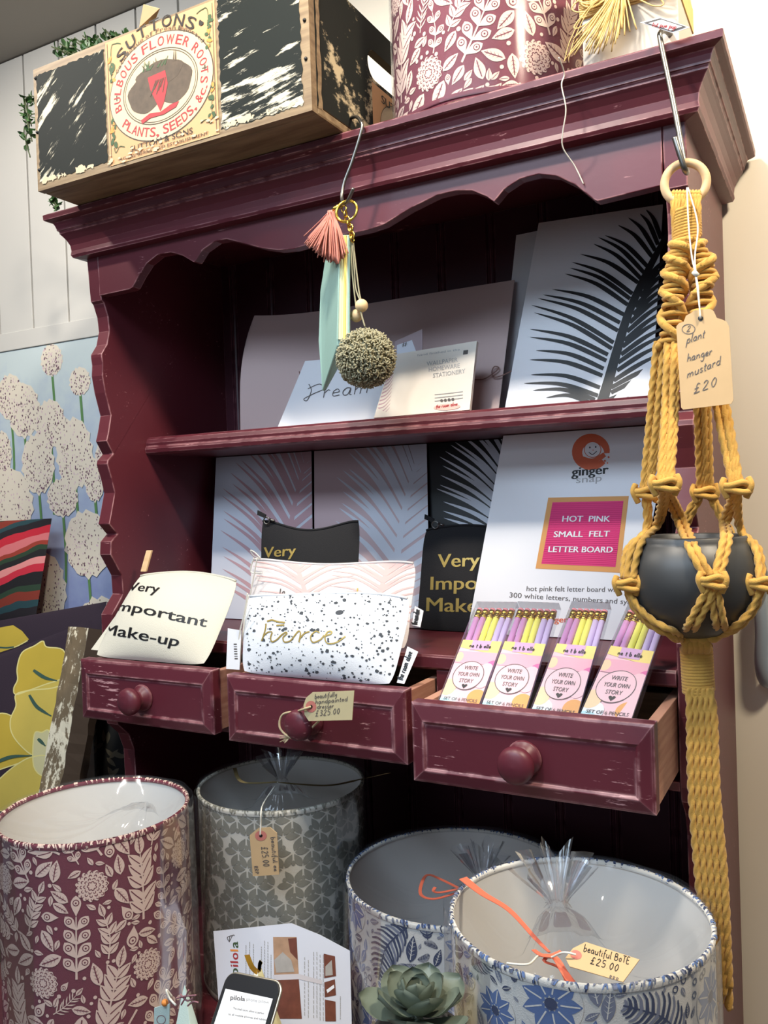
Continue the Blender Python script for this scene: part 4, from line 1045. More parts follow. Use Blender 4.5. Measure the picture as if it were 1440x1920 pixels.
# coral ties on the two blue shades, raffia string on the grey one
zk = lambda px, py, z: P(px, py, z=z)
zr = RT_C[2] + RT_H
mb = MB(); kz = zr - .010
ribbon(mb, [P(868, 1646, z=zr + .014), P(905, 1675, z=zr + .010), P(955, 1706, z=zr + .002), P(1005, 1760, z=kz - .004), P(1030, 1785, z=kz + .004)], .007, CORAL, taper=lambda t: 1.5 - 1.1 * t)
ribbon(mb, [P(1000, 1780, z=kz + .006), P(1015, 1790, z=kz + .010), P(1040, 1795, z=kz + .010), P(1058, 1822, z=kz + .004), P(1075, 1846, z=kz - .002)], .006, CORAL, taper=lambda t: .7 + .7 * t)
ribbon(mb, [P(1052, 1783, z=kz + .010), P(1020, 1800, z=kz + .006), P(1050, 1815, z=kz), P(1066, 1848, z=kz - .004)], .004, CORAL)
mb.build('coral_ribbon', T4, recalc=False)
zb = BL_C[2] + BL_H
mb = MB()
ribbon(mb, [P(866, 1668, z=zb + .004), P(830, 1650, z=zb + .002), P(802, 1640, z=zb + .002), P(790, 1658, z=zb + .002), P(790, 1678, z=zb), P(815, 1685, z=zb), P(858, 1673, z=zb)], .0045, CORAL)
ribbon(mb, [P(862, 1666, z=zb + .006), P(825, 1673, z=zb + .004), P(813, 1670, z=zb + .006), P(816, 1663, z=zb + .008)], .0045, CORAL)
mb.build('coral_ribbon', T3, recalc=False)
zg = GR_C[2] + GR_H
mb = MB()
ribbon(mb, [P(520, 1466, z=zg + .012), P(560, 1470, z=zg + .010), P(620, 1472, z=zg + .008), P(680, 1460, z=zg + .008), P(728, 1449, y=-.075)], .005, OLIVE, taper=lambda t: .7 + 1.0 * t)
ribbon(mb, [P(520, 1466, z=zg + .012), P(455, 1466, z=zg + .006), P(440, 1440, z=zg + .006)], .006, OLIVE)
mb.build('raffia_string', T2, recalc=False)

# ------------------------------------------------------------------ gift box with a raffia bow on the cornice
GB = thing('gift_box', 'white box tied with a big raffia bow at the right end of the cornice', 'gift box', (0.945, 0.02, 0.5065))
mb = MB(); mb.box(0.888, 1.000, -0.030, 0.075, 0.5065, 0.655, mat('box_card', C3(196, 188, 176), .6)); mb.build('box', GB, bevel=0.002)
mb = MB(); mb.box(0.8865, 1.0015, -0.0315, 0.0765, 0.570, 0.600, RAFFIA)
for k in range(12): mb.tube([(0.886, -.0325, .571 + .0026 * k), (.944, -.0335, .5715 + .0026 * k + rnd.uniform(-.002, .002)), (1.002, -.0325, .571 + .0026 * k)], .0012, RAFFIA, 5)
mb.build('raffia_band', GB)
mb = MB(); kc = np.array([0.941, -.040, .592])
for k in range(46):    # two loops
    sg = -1 if k % 2 else 1; s_ = rnd.uniform(.75, 1.15); u = rnd.gauss(0, .010)
    mb.tube(spline([kc + np.array([0, rnd.uniform(-.004, .004), u * .3]), kc + np.array([sg * .026 * s_, -.010 + rnd.uniform(-.008, .006), .012 + u]), kc + np.array([sg * .056 * s_, -.006 + rnd.uniform(-.006, .006), .004 + u * 1.6]),
                    kc + np.array([sg * .040 * s_, -.008, -.012 + u]), kc + np.array([0, -.002, u * .3])], 5), .0009, RAFFIA, 4)
for k in range(60):    # tails
    x = rnd.gauss(-.016, .012); L = rnd.uniform(.05, .078)
    mb.tube(spline([kc, kc + np.array([x * .5, -.010 + rnd.uniform(-.004, .003), -L * .4]), kc + np.array([x * 1.4 - .003, -.009 + rnd.uniform(-.006, .004), -L])], 4), .0009, RAFFIA, 4)
for k in range(5):
    x = rnd.uniform(-.07, -.02); mb.tube(spline([kc, kc + np.array([x * .6, -.012, -.02]), kc + np.array([x, -.01, -.05]), kc + np.array([x - .01, -.008, -.075])], 6), .0005, RAFFIA, 4)
mb.ball(kc, .011, RAFFIA, 12, 8, (1.1, .8, .9)); mb.build('raffia_bow', GB)
S = Sheet([(1200, 42, 'y', -.070), (1262, 62, 'y', -.066), (1294, 51, 'y', -.066), (1236, 32, 'y', -.070)])
mb = MB(); slab(mb, S, WHITE, .0012); ink = Ink(mb, S.at)
q4 = [(1200, 42), (1262, 62), (1294, 51), (1236, 32)]; cxm = (sum(a for a, _ in q4) / 4, sum(b_ for _, b_ in q4) / 4)
sh = lambda k: [(cxm[0] + (a - cxm[0]) * k, cxm[1] + (b_ - cxm[1]) * k) for a, b_ in q4]
ink.poly(sh(.86), INK, 1); ink.poly(sh(.68), WHITE, 2)
ink.hand('tut pue pup', (1222, 48.5), (1268, 54), (1.5, -4.0), LABELR, 1.3, 3)
mb.build('gift_tag', GB, recalc=False)
# loose thread over the cornice edge
mb = MB(); mb.tube(spline([P(1048, 108, z=.509), P(1058, 138, y=-.052), P(1053, 160, y=-.053), P(1061, 205, y=-.045), P(1055, 250, y=-.035), P(1056, 278, y=-.026), P(1078, 312, y=-.010), P(1094, 345, y=-.003)], 8), .0008, CORDW, 6)
mb.build('loose_thread', label='loose pale thread hanging over the cornice front below the gift box', cat='thread')

# ------------------------------------------------------------------ steel hooks
mb = MB()
mb.tube(spline([P(655, 222, y=-.020), P(668, 219, y=-.036), P(676, 228, y=-.053), P(678, 243, y=-.056), P(660, 303, y=-.058), P(645, 343, y=-.060), P(641, 370, y=-.064), P(645, 381, y=-.074), P(652, 377, y=-.084), P(663, 353, y=-.090)], 8), .0024, STEEL, 10)
mb.build('s_hook', label='steel hook over the middle of the cornice holding the mint pouch', cat='hook', group='steel hooks on the cornice')
mb = MB()
mb.tube(spline([P(1258, 66, y=-.028), P(1248, 58, y=-.042), P(1238, 62, y=-.056), P(1240, 84, y=-.060), P(1262, 190, y=-.072), P(1277, 270, y=-.080), P(1284, 310, y=-.084), P(1288, 323, y=-.092), P(1284, 318, y=-.104), P(1275, 290, y=-.108), P(1265, 258, y=-.108)], 8), .0030, STEEL, 10)
mb.build('s_hook', label='long steel hook at the right end of the cornice holding the macrame ring', cat='hook', group='steel hooks on the cornice')

# ------------------------------------------------------------------ mint pouch, tassel and pom-pom on a key ring
KR = thing('zip_pouch', 'mint leather zip pouch with rose tassel and sage pom-pom hanging from gold ring', 'pouch', P(640, 690, y=-.07))
mb = MB(); c = P(650, 396, y=-.079); rx = P(670, 392, y=-.070) - c; ry = P(650, 376, y=-.079) - c
for s_ in (1, .93): mb.tube([c + rx * math.cos(t) * s_ + ry * math.sin(t) * s_ for t in [2 * math.pi * k / 40 for k in range(40)]], .0014, GOLDM, 8, closed=True)
mb.build('split_ring', KR)
mb = MB()
for k, (px, py) in enumerate([(645, 392), (648, 402), (651, 412), (654, 420), (657, 427), (659, 434), (660, 441), (661, 448)]):
    cc_ = P(px, py, y=-.077); th = k * math.pi / 2
    mb.tube([cc_ + np.array([.0036 * math.cos(t) * math.cos(th), .0036 * math.cos(t) * math.sin(th), .0048 * math.sin(t)]) for t in [2 * math.pi * i / 14 for i in range(14)]], .0011, GOLDM, 6, closed=True)
mb.build('chain', KR)
mb = MB(); top = P(622, 396, y=-.082)
mb.tube([P(640, 384, y=-.079), P(631, 389, y=-.081), P(624, 396, y=-.082)], .0035, GOLDM, 8)
mb.build('tassel_cap', KR)
mb = MB()
for k in range(170):
    t = rnd.random(); ex = 572 + 78 * t + rnd.gauss(0, 2); ey = 452 + 40 * math.sin(min(1, t * 1.15) * 1.45) + rnd.gauss(0, 5) - (18 if t > .85 else 0); yy = -.082 + rnd.gauss(0, .008)
    m1 = (622 + (ex - 622) * .45 + 3 * math.sin(t * 9), 396 + (ey - 396) * .42)
    mb.tube(spline([top + np.array([rnd.gauss(0, .0015), rnd.gauss(0, .002), 0]), P(m1[0], m1[1], y=(yy - .082) / 2 - .004), P(ex, ey, y=yy)], 5), .0011, ROSE, 4)
mb.build('tassel', KR)
# pouch body: leather sides, zip edge towards the viewer
mb = MB()
A = [P(637, 440, y=-.078), P(632, 648, y=-.078), P(604, 734, y=-.020), P(597, 640, y=-.016), P(600, 545, y=-.016), P(609, 490, y=-.020), P(622, 455, y=-.045)]
Bv = [P(657, 440, y=-.074), P(657, 650, y=-.074), P(611, 733, y=-.014), P(640, 640, y=-.004), P(646, 545, y=-.004), P(650, 490, y=-.008), P(654, 455, y=-.035)]
n = len(A); mb.add(A + Bv, [tuple(range(n)), tuple(range(2 * n - 1, n - 1, -1))] + [(i, (i + 1) % n, n + (i + 1) % n, n + i) for i in range(n)], MINT)
mb.build('leather_body', KR, bevel=.0015)
zt0, zt1, zb0, zb1 = P(637.5, 442, y=-.0795), P(656.5, 442, y=-.0755), P(632.5, 636, y=-.0795), P(656.5, 638, y=-.0755)
def strip(mb, f0, f1, m_, off, r_=None):
    a0, a1 = zt0 + (zt1 - zt0) * f0, zt0 + (zt1 - zt0) * f1; b0, b1 = zb0 + (zb1 - zb0) * f0, zb0 + (zb1 - zb0) * f1
    d = np.array([-.0, -off, 0]); mb.add([a0, a1, b1, b0, a0 + d, a1 + d, b1 + d, b0 + d], [(4, 5, 6, 7), (0, 1, 5, 4), (1, 2, 6, 5), (2, 3, 7, 6), (3, 0, 4, 7)], m_)
mb = MB()
strip(mb, .0, .12, MINT, .002); strip(mb, .13, .24, ZIPC, .0012); strip(mb, .24, .36, mat('pale_green_piping', C3(206, 214, 170), .7), .002); strip(mb, .36, .50, ZIPC, .0012)
strip(mb, .50, .70, ZIPY, .0024); strip(mb, .71, .84, ZIPC, .0012); strip(mb, .85, 1.0, MINT, .002)
mb.build('zip_edge', KR)
mb = MB(); mb.tube([P(638, 655, y=-.0785), P(640, 645, y=-.080), P(650, 643, y=-.080), P(655, 652, y=-.0775), P(646, 659, y=-.078)], .0022, MINT, 8); mb.build('end_tab', KR)
mb = MB()
for a in (((660, 452), (664, 500), (667, 540), (675, 563)), ((658, 452), (660, 505), (664, 545), (668, 578)), ((662, 452), (668, 505), (673, 545), (677, 565)), ((676, 584), (680, 598), (684, 612))):
    mb.tube(spline([P(x, y, y=-.072) for x, y in a], 6), .0011, POM, 6)
mb.build('cord', KR)
for px, py, r_ in ((678, 573, .0088), (668, 592, .0088)):
    mb = MB(); mb.ball(P(px, py, y=-.070 if px > 670 else -.060), r_, BEADW, 20, 14); mb.build('wooden_bead', KR)
mb = MB(); pc = P(686, 672, y=-.060); pr = .0395
mb.ball(pc, pr * .86, POM, 28, 20, (1, .95, 1.02))
for k in range(2300):
    z = rnd.uniform(-1, 1); a = rnd.uniform(0, 6.283); q = math.sqrt(1 - z * z); d = np.array([q * math.cos(a), q * math.sin(a), z]); t_ = np.cross(d, [rnd.gauss(0, 1), rnd.gauss(0, 1), rnd.gauss(0, 1)]); t_ /= np.linalg.norm(t_) + 1e-9
    p = pc + d * pr * rnd.uniform(.82, .90); L = pr * rnd.uniform(.10, .17)
    mb.tube([p, p + d * L * .7 + t_ * L * .35, p + d * L + t_ * L * .9], .0011, POM, 4)
mb.build('pom_pom', KR)

# ------------------------------------------------------------------ macrame hanger and pot
Y0 = -.098
MH = thing('macrame_hanger', 'mustard macrame plant hanger hanging from wooden ring at right of the dresser', 'plant hanger', P(1300, 1210, y=Y0))
mb = MB(); c = P(1285, 343, y=Y0); R_ = .0215; tilt = -.25
mb.tube([c + np.array([R_ * math.cos(t) * math.cos(tilt), R_ * math.cos(t) * math.sin(tilt) * -1, R_ * math.sin(t)]) for t in [2 * math.pi * k / 48 for k in range(48)]], .0046, RINGW, 12, closed=True)
mb.build('wooden_ring', MH)
PC = P(1300, 1086, y=Y0 + .0); PRX, PRZ = .0745, .064
def on_pot(px, py, k=1.07):
    """place on the bowl of the pot seen at (px, py)"""
    d = ray(px, py); sc = np.array([1 / (PRX * k), 1 / (PRX * k), 1 / (PRZ * k)]); o_ = (CAM - PC) * sc; dd = d * sc
    a, b_, c_ = dd @ dd, 2 * o_ @ dd, o_ @ o_ - 1; D_ = b_ * b_ - 4 * a * c_
    if D_ > 0: return CAM + d * ((-b_ - math.sqrt(D_)) / (2 * a))
    p = CAM + d * (-b_ / (2 * a)); v = p - PC; return PC + v / np.linalg.norm(v * sc)
RR = .0034
mb = MB()
# wrap below the ring
for k in range(9):
    f = k / 8; x = 1262 + 6 * k; mb.rope([P(x, 366, y=Y0 - .004), P(x + (0), 392, y=Y0 - .008), P(1266 + 5 * k, 450, y=Y0 - .005)], .0026, MUSTARD)
    mb.rope([P(x, 366, y=Y0 - .004), P(x, 360, y=Y0), P(x, 366, y=Y0 + .004), P(1266 + 5 * k, 440, y=Y0 + .004)], .0026, MUSTARD)
def coil(px0, py0, px1, py1, rx_, turns, y, r_=.0024, tilt_=.15):
    a, b_ = P(px0, py0, y=y), P(px1, py1, y=y); pts = []
    for k in range(int(turns * 22)):
        t = k / (turns * 22); th = 2 * math.pi * turns * t; p = a + (b_ - a) * t
        pts.append(p + np.array([rx_ * math.cos(th), rx_ * .8 * math.sin(th), tilt_ * rx_ * math.cos(th)]))
    mb.tube(pts, r_, MUSTARD, 9)
coil(1286, 392, 1288, 452, .0135, 11, Y0)
def sinnet(pts, y, w, turns, sg):
    q = spline([P(a, b_, y=y) for a, b_ in pts], 60); N = len(q)
    for ph in (0, math.pi):
        out = []
        for i, p in enumerate(q):
            th = 2 * math.pi * turns * i / N * sg + ph; out.append(p + np.array([w * math.cos(th), w * math.sin(th), 0]))
        mb.tube(out, .0044, MUSTARD, 9)
    M_ = int(turns * 7)   # bars of the half knots
    for k in range(M_):
        i = int(k / M_ * (N - 1)); th = 2 * math.pi * turns * i / N * sg; p = q[i]; d = np.array([math.cos(th), math.sin(th), 0])
        mb.tube(spline([p - d * w * 1.25, p + np.cross(d, [0, 0, 1]) * w * .8 + np.array([0, 0, .001]), p + d * w * 1.25, p - np.cross(d, [0, 0, 1]) * w * .8, p - d * w * 1.25], 5), .0029, MUSTARD, 7)
sinnet([(1281, 455), (1268, 500), (1262, 560), (1256, 650)], Y0 - .010, .0115, 2.6, 1)
sinnet([(1296, 458), (1316, 490), (1318, 530), (1312, 590), (1308, 660)], Y0 - .002, .0115, 2.2, -1)
for k in range(4): mb.rope([P(1284 + k * 4, 455, y=Y0 + .012), P(1300 + 3 * k, 560, y=Y0 + .016), P(1300 + 5 * k, 690, y=Y0 + .016)], .003, MUSTARD)
# four bundles of ropes down to the upper knots
K1, K2, K3, K4 = (1212, 925), (1247, 910), (1322, 925), (1381, 915)
YK = {K1: Y0 - .012, K2: Y0 - .074, K3: Y0 + .060, K4: Y0 - .038}
def bundle(top, mid, K, n, spread, yt):
    for i in range(n):
        f = (i - (n - 1) / 2)
        mb.rope(spline([P(top[0] + f * spread[0], top[1], y=yt + .003 * (i % 2)), P(mid[0] + f * spread[1], mid[1], y=(yt + YK[K]) / 2 + .003 * (i % 2)), P(K[0] + f * spread[2], K[1] - 4, y=YK[K])], 10), RR, MUSTARD)
bundle((1241, 640), (1228, 780), K1, 4, (6.5, 6.5, 4.5), Y0 - .010)
bundle((1261, 640), (1256, 780), K2, 4, (6.5, 6.8, 7), Y0 - .016)
bundle((1312, 650), (1318, 790), K3, 4, (7, 7, 7), Y0 + .010)
bundle((1330, 620), (1356, 780), K4, 4, (5, 6.5, 5), Y0 - .006)
def knot(K, y, w=.0125, fn=None):
    f = fn or (lambda a, b_: P(a, b_, y=y)); c_ = f(*K); nrm = CAM - c_; nrm /= np.linalg.norm(nrm); s1 = np.cross(nrm, [0, 0, 1]); s1 /= np.linalg.norm(s1)
    up = np.array([0, 0, 1.0])
    for dz, ph in ((.0035, 1), (-.0035, -1)):
        mb.tube(spline([c_ - s1 * w * ph + up * dz * .3, c_ - s1 * w * .5 * ph + nrm * .005 + up * (dz + .002), c_ + s1 * w * .5 * ph + nrm * .006 + up * (dz - .001), c_ + s1 * w * ph + up * dz, c_ + s1 * w * .4 * ph - nrm * .005 + up * dz, c_ - s1 * w * ph - nrm * .002 + up * dz * .3], 6), .0033, MUSTARD, 9)
    for sg in (-1, 1):
        mb.tube(spline([c_ + s1 * w * .9 * sg + up * .010, c_ + s1 * w * 1.1 * sg + up * .002 + nrm * .003, c_ + s1 * w * .7 * sg - up * .010], 6), .0033, MUSTARD, 9)
for K in (K1, K2, K3, K4): knot(K, YK[K])
def pot_pair(K, pts, off=8, k=1.07, perp=(1, 0)):
    for sg in (-.5, .5):
        q = [P(K[0] + sg * off * .8 * perp[0], K[1] + 6, y=YK[K])] + [on_pot(a + sg * off * perp[0], b_ + sg * off * perp[1], k) for a, b_ in pts]
        mb.rope(spline(q, 8), RR, MUSTARD)
FK = (1336, 1092); LK = (1176, 1098); RK = (1427, 1096)
pot_pair(K2, [(1272, 965), (1300, 1030), (1326, 1080)], 13)
pot_pair(K4, [(1370, 960), (1362, 1010), (1345, 1080)], 11)
pot_pair(K2, [(1222, 965), (1196, 1020), (1180, 1085)], 12)
pot_pair(K1, [(1196, 975), (1180, 1030), (1172, 1085)], 8)
pot_pair(K4, [(1402, 975), (1420, 1030), (1427, 1088)], 6)
for sg in (-1, 1):
    for k in range(2):
        a = P(K3[0] + sg * (8 + 6 * k), 932, y=YK[K3]); mb.rope(spline([a, P(K3[0] + sg * (30 + 8 * k), 975, y=YK[K3] + .004), PC + np.array([sg * .030 + .01 * k, PRX * .93, .02]), PC + np.array([sg * .034, PRX * .9, -.03]), PC + np.array([sg * .015, .035, -.066])], 8), RR, MUSTARD)
for K in (FK, LK, RK): knot(K, None, .0115, lambda a, b_: on_pot(a, b_, 1.10))
bot = (1300, 1196)
def down(K, end, off):
    for sg in (-.5, .5):
        q = [on_pot(K[0] + sg * off + (end[0] - K[0]) * t, K[1] + 8 + (end[1] - K[1] - 8) * t, 1.075) for t in (0, .3, .6, .85)]
        mb.rope(spline(q + [P(end[0] + sg * off, end[1], y=Y0 - .014)], 8), RR, MUSTARD)
down(FK, (1290, 1186), 16); down(FK, (1352, 1182), 15)
for sg in (-.5, .5):
    mb.rope(spline([on_pot(1176 + sg * 3, 1105, 1.08), on_pot(1192 + sg * 5, 1138 - sg * 4, 1.075), on_pot(1222 + sg * 5, 1168 - sg * 8, 1.075), on_pot(1262, 1188 - sg * 10, 1.08), P(1286, 1198 - sg * 6, y=Y0 - .012)], 8), RR, MUSTARD)
    mb.rope(spline([on_pot(1426 + sg * 3, 1104, 1.08), on_pot(1412 + sg * 4, 1142 + sg * 3, 1.075), on_pot(1380, 1176 + sg * 6, 1.075), P(1335, 1192 + sg * 6, y=Y0 - .012), P(1318, 1198, y=Y0 - .012)], 8), RR, MUSTARD)
# gathering knot, wrap and tail
for k in range(5):
    a = 1268 + 17 * k
    mb.tube(spline([P(a - 14, 1186, y=Y0 - .014), P(a, 1198 + 3 * (k % 2), y=Y0 - .022), P(a + 14, 1190, y=Y0 - .014)], 6), .0046, MUSTARD, 9)
    mb.tube(spline([P(1278 + 10 * k, 1195, y=Y0 - .016), P(1286 + 10 * k, 1208, y=Y0 - .020), P(1284 + 10 * k, 1220, y=Y0 - .012)], 6), .0046, MUSTARD, 9)
coil(1305, 1212, 1310, 1298, .0148, 15, Y0, .0027, .10)
for k in range(10):
    f = (k % 5 - 2); bk = k // 5
    mb.rope(spline([P(1311 + f * 9, 1290, y=Y0 - .010 + bk * .014), P(1316 + f * 11, 1345, y=Y0 - .012 + bk * .016), P(1320 + f * 11.5, 1480, y=Y0 - .012 + bk * .014), P(1333 + f * 12, 1640, y=Y0 - .008 + bk * .010),
                    P(1342 + f * 10.5, 1760, y=Y0 - .004 + bk * .008), P(1350 + f * 8.5, 1850 + 14 * ((k * 3) % 4), y=Y0 + bk * .006)], 10), .0040, MUSTARD, pitch=.016)
mb.build('knotted_cord', MH)
# pot
mb = MB(); prof = []
for k in range(26):
    t = -1.42 + (0.72 + 1.42) * k / 25; prof.append((PRX * math.cos(t) ** .92, PRZ * math.sin(t) * 1.0))
rt = prof[-1]; prof = [(0, prof[0][1])] + prof + [(rt[0] + .0002, rt[1] + .004), (rt[0] - .002, rt[1] + .0055), (rt[0] - .0045, rt[1] + .004), (rt[0] - .004, rt[1] - .02), (.03, -.03), (0, -.035)]
mb.lathe(prof, PC, POTM, 72)
mb.build('plant_pot', label='round charcoal ceramic pot cradled in the mustard macrame hanger', cat='plant pot')
# tag on the hanger
S = Sheet([(1277, 768, 'y', -.150), (1375, 757, 'y', -.150), (1362, 590, 'y', -.142), (1270, 602, 'y', -.142)])
mb = MB()
slab(mb, S, KRAFT, .0010, [(1281, 768), (1277, 764), (1268, 612), (1273, 606), (1282, 603), (1286, 592), (1297, 586), (1301, 582), (1331, 579), (1338, 583), (1344, 596), (1354, 599), (1362, 603), (1367, 612), (1375, 750), (1371, 757)])
ink = Ink(mb, S.at)
ink.ell(1313.5, 597, 5, 5, BLACK, 1)
ink.ring(1291, 617, 12, 9, 1.3, INK, 1); ink.hand('2', (1287, 622), (1296, 620), (1, -5.5), INK, 1.3)
ink.hand('plant', (1287, 644), (1322, 632), (1.5, -8), INK, 1.5); ink.hand('hanger', (1288, 678), (1336, 664), (1, -7.5), INK, 1.5)
ink.hand('mustard', (1288, 709), (1352, 682), (1, -8), INK, 1.5); ink.hand('£20', (1300, 738), (1346, 722), (1, -9), INK, 1.6)
mb.build('price_tag', label='brown kraft price tag hanging from the mustard macrame hanger', cat='price tag', group='handwritten price tags', recalc=False)
mb = MB()
mb.tube(spline([P(1288, 352, y=Y0 - .012), P(1291, 420, y=Y0 - .020), P(1297, 480, y=Y0 - .030), P(1304, 515, y=-.140), P(1314, 597, y=-.1445)], 8), .0009, CORDW, 6)
mb.tube(spline([P(1290, 352, y=Y0 - .008), P(1308, 420, y=Y0 - .018), P(1303, 480, y=Y0 - .030), P(1305, 515, y=-.140), P(1309, 540, y=-.143), P(1313, 597, y=-.1435)], 8), .0009, CORDW, 6)
mb.tube([P(1300, 509, y=-.1405), P(1308, 517, y=-.1405)], .0026, CORDW, 8)
mb.build('tag_string', label='cream string tied round the wooden ring carrying the kraft tag', cat='string')

# ------------------------------------------------------------------ prints and cards on the upper shelf
SH = 0.1254
def finish(mb, name, label, cat, group=None): return mb.build(name, label=label, cat=cat, group=group, recalc=False)
# curling blush sheet with flowing script
S = Sheet([(452, 803, 'y', .215), (935, 770, 'y', .215), (965, 525, 'y', .300), (470, 610, 'y', .300)], drop=SH)
mb = MB()
lowL = S.c[0]; bow = lambda u, v: S.bil(u, v) + S.n * (0.040 * (1 - u) ** 6 * v + 0.004 * math.sin(3 * u))
mb.grid(lambda u, v: bow(max(u, .0 + .055 * (max(0, v - .25) / .75) ** 2.2) if u < .12 else u, v), 60, 20, PINKD)
mb.grid(lambda u, v: bow(max(u, .0 + .055 * (max(0, v - .25) / .75) ** 2.2) if u < .12 else u, v) - S.n * .0012, 60, 20, PINKD)
ink = Ink(mb, lambda x, y, o_=0.0: S.at(x, y, .006 + o_))
SCR = mat('script_ink', C3(120, 84, 74), .6)
ink.stroke(cc(440, 480, 2.77, [(368, 532), (340, 505), (290, 515), (232, 562), (190, 622), (184, 662), (215, 672), (268, 645), (315, 602), (338, 608), (328, 680), (292, 745)]), 2.2, SCR)
ink.stroke(cc(440, 480, 2.77, [(1225, 640), (1290, 640), (1340, 612), (1372, 582), (1350, 574), (1336, 600), (1346, 628), (1384, 622), (1440, 596)]), 2.2, SCR)
finish(mb, 'art_print', 'wide blush sheet with brown flowing script curling at its left edge on the upper shelf', 'print')
# white card with script
S = Sheet([(520, 802, 'y', .165), (745, 784, 'y', .165), (760, 660, 'y', .205), (572, 677, 'y', .205)], drop=SH)
mb = MB(); slab(mb, S, WHITE); ink = Ink(mb, S.at)
ink.stroke(cc(440, 480, 2.77, [(385, 665), (398, 700), (376, 750), (360, 742), (410, 715), (462, 690), (440, 665), (380, 690)]), 1.6, INK)
ink.hand('ream', (604, 746), (694, 736), (3, -14), INK, 1.5)
finish(mb, 'greeting_card', 'white card with handwritten script standing behind the mint pouch on the upper shelf', 'card')
# small grey card and envelope
S = Sheet([(742, 690, 'y', .190), (792, 684, 'y', .190), (792, 617, 'y', .208), (740, 640, 'y', .208)], drop=SH)
mb = MB(); slab(mb, S, mat('mauve_envelope', C3(168, 148, 152), .6)); ink = Ink(mb, S.at)
ink.poly([(744, 690), (782, 684), (783, 634), (744, 647)], GREYW, 1)
ink.text('#', (754, 650), (763, 648), (0, -8), INK, 2, .02)
finish(mb, 'greeting_card', 'small mauve card standing behind the white notelet pack above the pom-pom', 'card')
# notelet pack
S = Sheet([(700, 786, 'y', .135), (880, 773, 'y', .135), (894, 639, 'y', .168), (737, 665, 'y', .168)], drop=SH + .003)
mb = MB(); slab(mb, S, mat('ivory_card', C3(236, 226, 214), .5, coat=.15), .007); ink = Ink(mb, S.at, clip=[(700, 790), (880, 777), (893, 640), (738, 666)])
for k in range(16):
    ink.stroke([(700 + k * 2.3, 780 - k * 7), (716 + k * 1.6, 778 - k * 7.6), (731 + k * .8, 764 - k * 7.4)], 2.6, PINKL, 1, taper=lambda t: 1.2 - t)
ink.text('WALLPAPER', (800, 686), (858, 678), (0, -8), INKL, 1, .01); ink.text('HOMEWARE', (804, 697), (862, 689), (0, -8), INKL, 1, .01); ink.text('STATIONERY', (812, 708), (872, 699), (0, -8), INKL, 1, .01)
ink.text('hand finished in the', (783, 668), (862, 657), (0, -4), INKL, 1)
ink.poly([(868, 665), (877, 664), (878, 656), (869, 657)], INK, 1)
for k in range(3): ink.stroke([(815, 740 + 6 * k), (868, 734 + 6 * k)], 1.1, INKL, 1)
for k in range(4): ink.ell(828 + 7 * k, 751 - .8 * k, 2.8, 2.8, INK, 1, n=12)
ink.ell(838, 763, 25, 6, mat('label_blush', C3(240, 190, 178), .6), 1, -.06, 24)
ink.hand('the room alive', (817, 766), (858, 760), (.5, -3.5), LABELR, 1.2, 2)
finish(mb, 'notecard_pack', 'ivory notecard pack with pale grey capitals and red stamp on the upper shelf', 'card')
# plain white sheets and the black palm print
S = Sheet([(933, 772, 'y', .285), (1010, 766, 'y', .285), (1035, 427, 'y', .325), (968, 441, 'y', .325)], drop=SH)
mb = MB(); slab(mb, S, WHITE)
finish(mb, 'card_sheet', 'plain white sheet showing its left edge behind the black palm leaf print', 'card')
S = Sheet([(946, 769, 'y', .195), (1222, 745, 'y', .195), (1243, 383, 'y', .290), (1010, 418, 'y', .290)], drop=SH)
mb = MB(); slab(mb, S, WHITE); clp = [(946, 769), (1230, 745), (1256, 381), (1010, 418)]; ink = Ink(mb, S.at, clip=clp)
tip = lambda lst: cc(900, 380, 2.667, lst)
rib = tip([(610, 1000), (640, 900), (685, 740), (740, 560), (810, 400), (870, 280), (925, 180), (960, 130)])
ink.stroke(spline(rib, 10), 21, BLACK, 1, raw=True, taper=lambda t: 1.0 - .62 * t)
LL = [((575, 985), (265, 938)), ((590, 965), (220, 903)), ((600, 925), (255, 860)), ((612, 865), (250, 785)), ((618, 830), (280, 738)), ((632, 790), (250, 672)), ((640, 760), (250, 632)), ((660, 730), (272, 550)), ((668, 700), (258, 512)),
      ((690, 640), (290, 478)), ((700, 600), (315, 460)), ((720, 560), (362, 433)), ((738, 510), (425, 355)), ((750, 480), (450, 326)), ((762, 455), (460, 297)), ((790, 400), (502, 257)), ((805, 380), (568, 206)), ((820, 350), (592, 173)), ((838, 320), (625, 163)), ((860, 270), (690, 112)), ((876, 240), (742, 75)), ((890, 210), (800, 55)), ((905, 180), (830, 35)), ((560, 1005), (330, 975))]
RR_ = [((645, 985), (960, 900)), ((655, 950), (960, 830)), ((655, 925), (960, 790)), ((668, 890), (960, 735)), ((685, 840), (960, 690)), ((690, 800), (960, 645)), ((705, 760), (960, 605)), ((712, 720), (960, 560)), ((722, 690), (960, 520)), ((735, 645), (960, 480)), ((748, 600), (960, 440)), ((765, 560), (960, 405)), ((775, 520), (960, 370)), ((800, 470), (960, 330)), ((812, 430), (960, 300)), ((830, 390), (960, 265)), ((650, 1010), (960, 950))]
for (a, b_), sgn in [(q, 1) for q in LL] + [(q, -1) for q in RR_]:
    a, b_ = np.array(tip([a])[0]), np.array(tip([b_])[0]); mid = (a + b_) / 2 + np.array([0, -10.0 if sgn > 0 else -5]) + (b_ - a) * .05 * 0
    ink.stroke([a, mid, b_], 9.6, BLACK, 1, n=8, taper=lambda t: .8 + .4 * t if t < .35 else max(.03, .94 * (1 - (t - .35) / .65) ** .75))
finish(mb, 'palm_print', 'white print with one large black palm frond leaning on the upper shelf', 'print', 'palm leaf prints')

